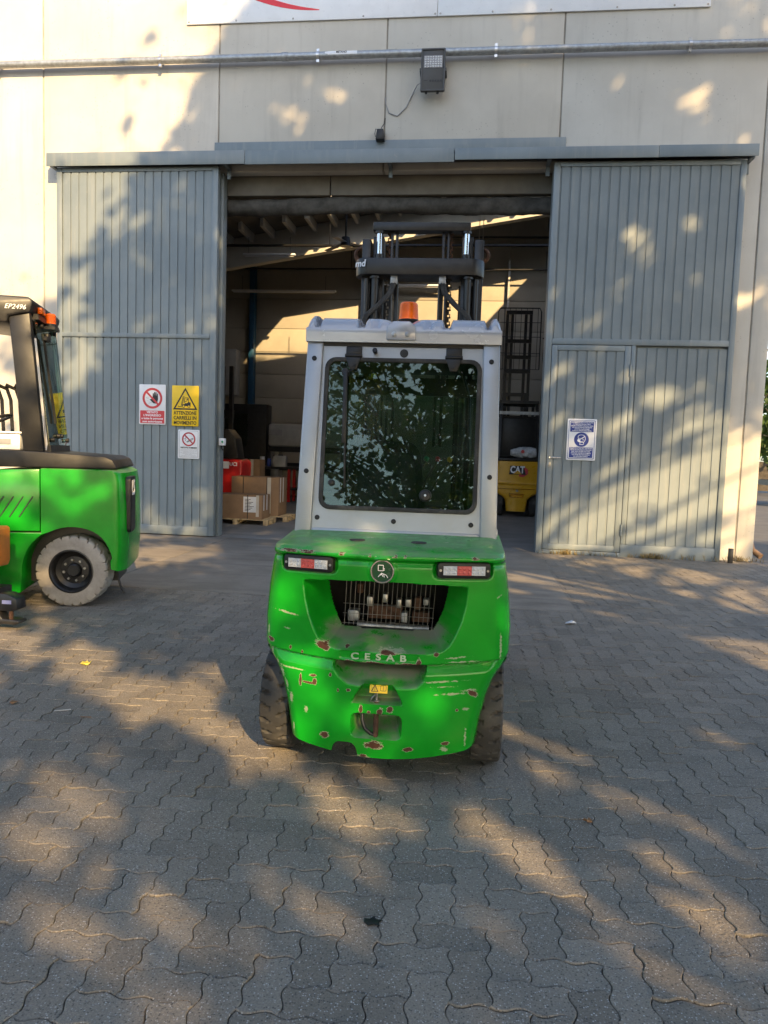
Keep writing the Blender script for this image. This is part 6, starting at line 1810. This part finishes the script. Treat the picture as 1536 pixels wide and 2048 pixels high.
LEAF_SHAPE = [(0, -0.5), (0.28, -0.42), (0.5, -0.05), (0.26, 0.02), (0.2, 0.3), (0, 0.55), (-0.2, 0.3), (-0.26, 0.02), (-0.5, -0.05), (-0.28, -0.42)]

def tree(name, label, base, fork_h, clumps, per, size, seed, m, gaps=False, trunk_r=0.3, group=None, flat_z=1.0):
    rnd = random.Random(seed)
    t = thing(name, label, 'tree', base, 0, group)
    bx, by, bz = base
    cen = Vector((sum(c[0][0] for c in clumps) / len(clumps), sum(c[0][1] for c in clumps) / len(clumps), sum(c[0][2] for c in clumps) / len(clumps)))
    top = Vector((cen.x - bx, cen.y - by, max(c[0][2] for c in clumps) * 0.92))
    tr = MB()
    fork = Vector((0, 0, fork_h))
    path = [Vector((0, 0, -0.1)), Vector((0.03, 0.02, fork_h * 0.5)), fork]
    for i in range(1, 6):
        path.append(fork.lerp(top, i / 5) + Vector((rnd.uniform(-.2, .2), rnd.uniform(-.2, .2), 0)))
    tr.tube(path, trunk_r, 10, r_end=0.04)
    tr.build('trunk', M['bark'], t, smooth=60)
    lb = MB()
    for c, r in clumps:
        cv = Vector(c) - Vector(base)
        k = min(1.0, max(0.0, (cv.z - 2.0 - fork_h) / max(1, top.z - fork_h)))
        st = fork.lerp(top, k * 0.8)
        mid = st.lerp(cv, 0.5) + Vector((rnd.uniform(-.4, .4), rnd.uniform(-.4, .4), rnd.uniform(0, .5)))
        lb.tube([st, mid, cv], 0.065, 5, r_end=0.015)
    lb.build('limbs', M['bark'], t, smooth=60)
    V, F = [], []
    for c, r in clumps:
        for _ in range(int(per * r * r)):
            while True:
                d = Vector((rnd.uniform(-1, 1), rnd.uniform(-1, 1), rnd.uniform(-1, 1)))
                if d.length <= 1: break
            p = Vector((c[0] + d.x * r, c[1] + d.y * r, c[2] + d.z * r * flat_z))
            if gaps and in_gap(p, rnd) and rnd.random() < 0.97: continue
            a = Vector((rnd.gauss(0, 1), rnd.gauss(0, 1), rnd.gauss(0, 1))).normalized()
            b2 = a.orthogonal().normalized()
            b2.rotate(Matrix.Rotation(rnd.uniform(0, 6.28), 3, a))
            c2 = a.cross(b2)
            s = size * rnd.uniform(0.7, 1.25)
            q = p - Vector(base)
            o = len(V)
            for u, v in LEAF_SHAPE:
                V.append(tuple(q + b2 * (u * s) + c2 * (v * s) + a * (abs(u) * s * 0.25)))
            F.append(tuple(range(o, o + 10)))
    me = bpy.data.meshes.new('crown')
    me.from_pydata(V, [], F)
    link('crown', me, m, t)
    return t

def shade_clumps(x0, x1, z0, z1, t0, t1, n, seed, r=(0.8, 1.25), test=None):
    rnd = random.Random(seed)
    out = []
    while len(out) < n:
        x, z, k = rnd.uniform(x0, x1), rnd.uniform(z0, z1), rnd.uniform(t0, t1)
        if test and not test(x, z): continue
        p = Vector((x, 12.3, z)) + SUN * k
        if p.z < 3.2: continue
        out.append(((p.x, p.y, p.z), rnd.uniform(*r)))
    return out

c1 = shade_clumps(-7.5, 7.5, -3.6, 10.6, 17, 23.5, 230, 21, test=lambda x, z: (x - 0.4) ** 2 + (z - 3.0) ** 2 * 0.95 < 7.7 ** 2)
c1 += shade_clumps(-3.5, 7.0, 4.5, 10.4, 17, 22, 85, 24, test=lambda x, z: (x - 0.4) ** 2 + (z - 3.0) ** 2 * 0.95 < 7.7 ** 2)
tree('plane_tree', 'tall plane tree behind the camera, its shade on the warehouse wall', (8.6, -3.6, 0), 6.0, c1, 125, 0.24, 1, M['leaf'], True, 0.38, 'plane trees lining the yard')
c2 = shade_clumps(-9.5, 3.5, -8.0, -2.2, 21.5, 27, 185, 22, test=lambda x, z: True)
tree('plane_tree', 'plane tree further behind the camera, its shade on the paving', (8.8, -9.0, 0), 4.0, c2, 90, 0.24, 2, M['leaf'], True, 0.34, 'plane trees lining the yard')
rnd = random.Random(9)
def ball_clumps(c, rx, rz, n, seed, r=(0.7, 1.2)):
    rnd = random.Random(seed)
    out = []
    for _ in range(n):
        while True:
            d = Vector((rnd.uniform(-1, 1), rnd.uniform(-1, 1), rnd.uniform(-1, 1)))
            if 0.25 < d.length <= 1: break
        out.append(((c[0] + d.x * rx, c[1] + d.y * rx, c[2] + d.z * rz), rnd.uniform(*r)))
    return out
tree('plane_tree', 'plane tree straight behind the camera, mirrored in the rear window', (-1.0, -20, 0), 3.0, ball_clumps((-1.0, -20, 8.2), 6.2, 4.6, 110, 31), 75, 0.24, 3, M['leaf2'], False, 0.24, 'plane trees lining the yard')
tree('plane_tree', 'plane tree behind the camera to the left', (-11.5, -20, 0), 2.6, ball_clumps((-11.5, -20, 6.4), 5.0, 4.0, 60, 33), 60, 0.28, 4, M['leaf2'], False, 0.24, 'plane trees lining the yard')
tree('roadside_tree', 'sunlit leafy tree seen past the right corner of the warehouse', (15.5, 40, 0), 2.2, ball_clumps((15.5, 40, 4.6), 3.4, 3.0, 40, 35), 60, 0.34, 5, M['leaf'], False, 0.2)
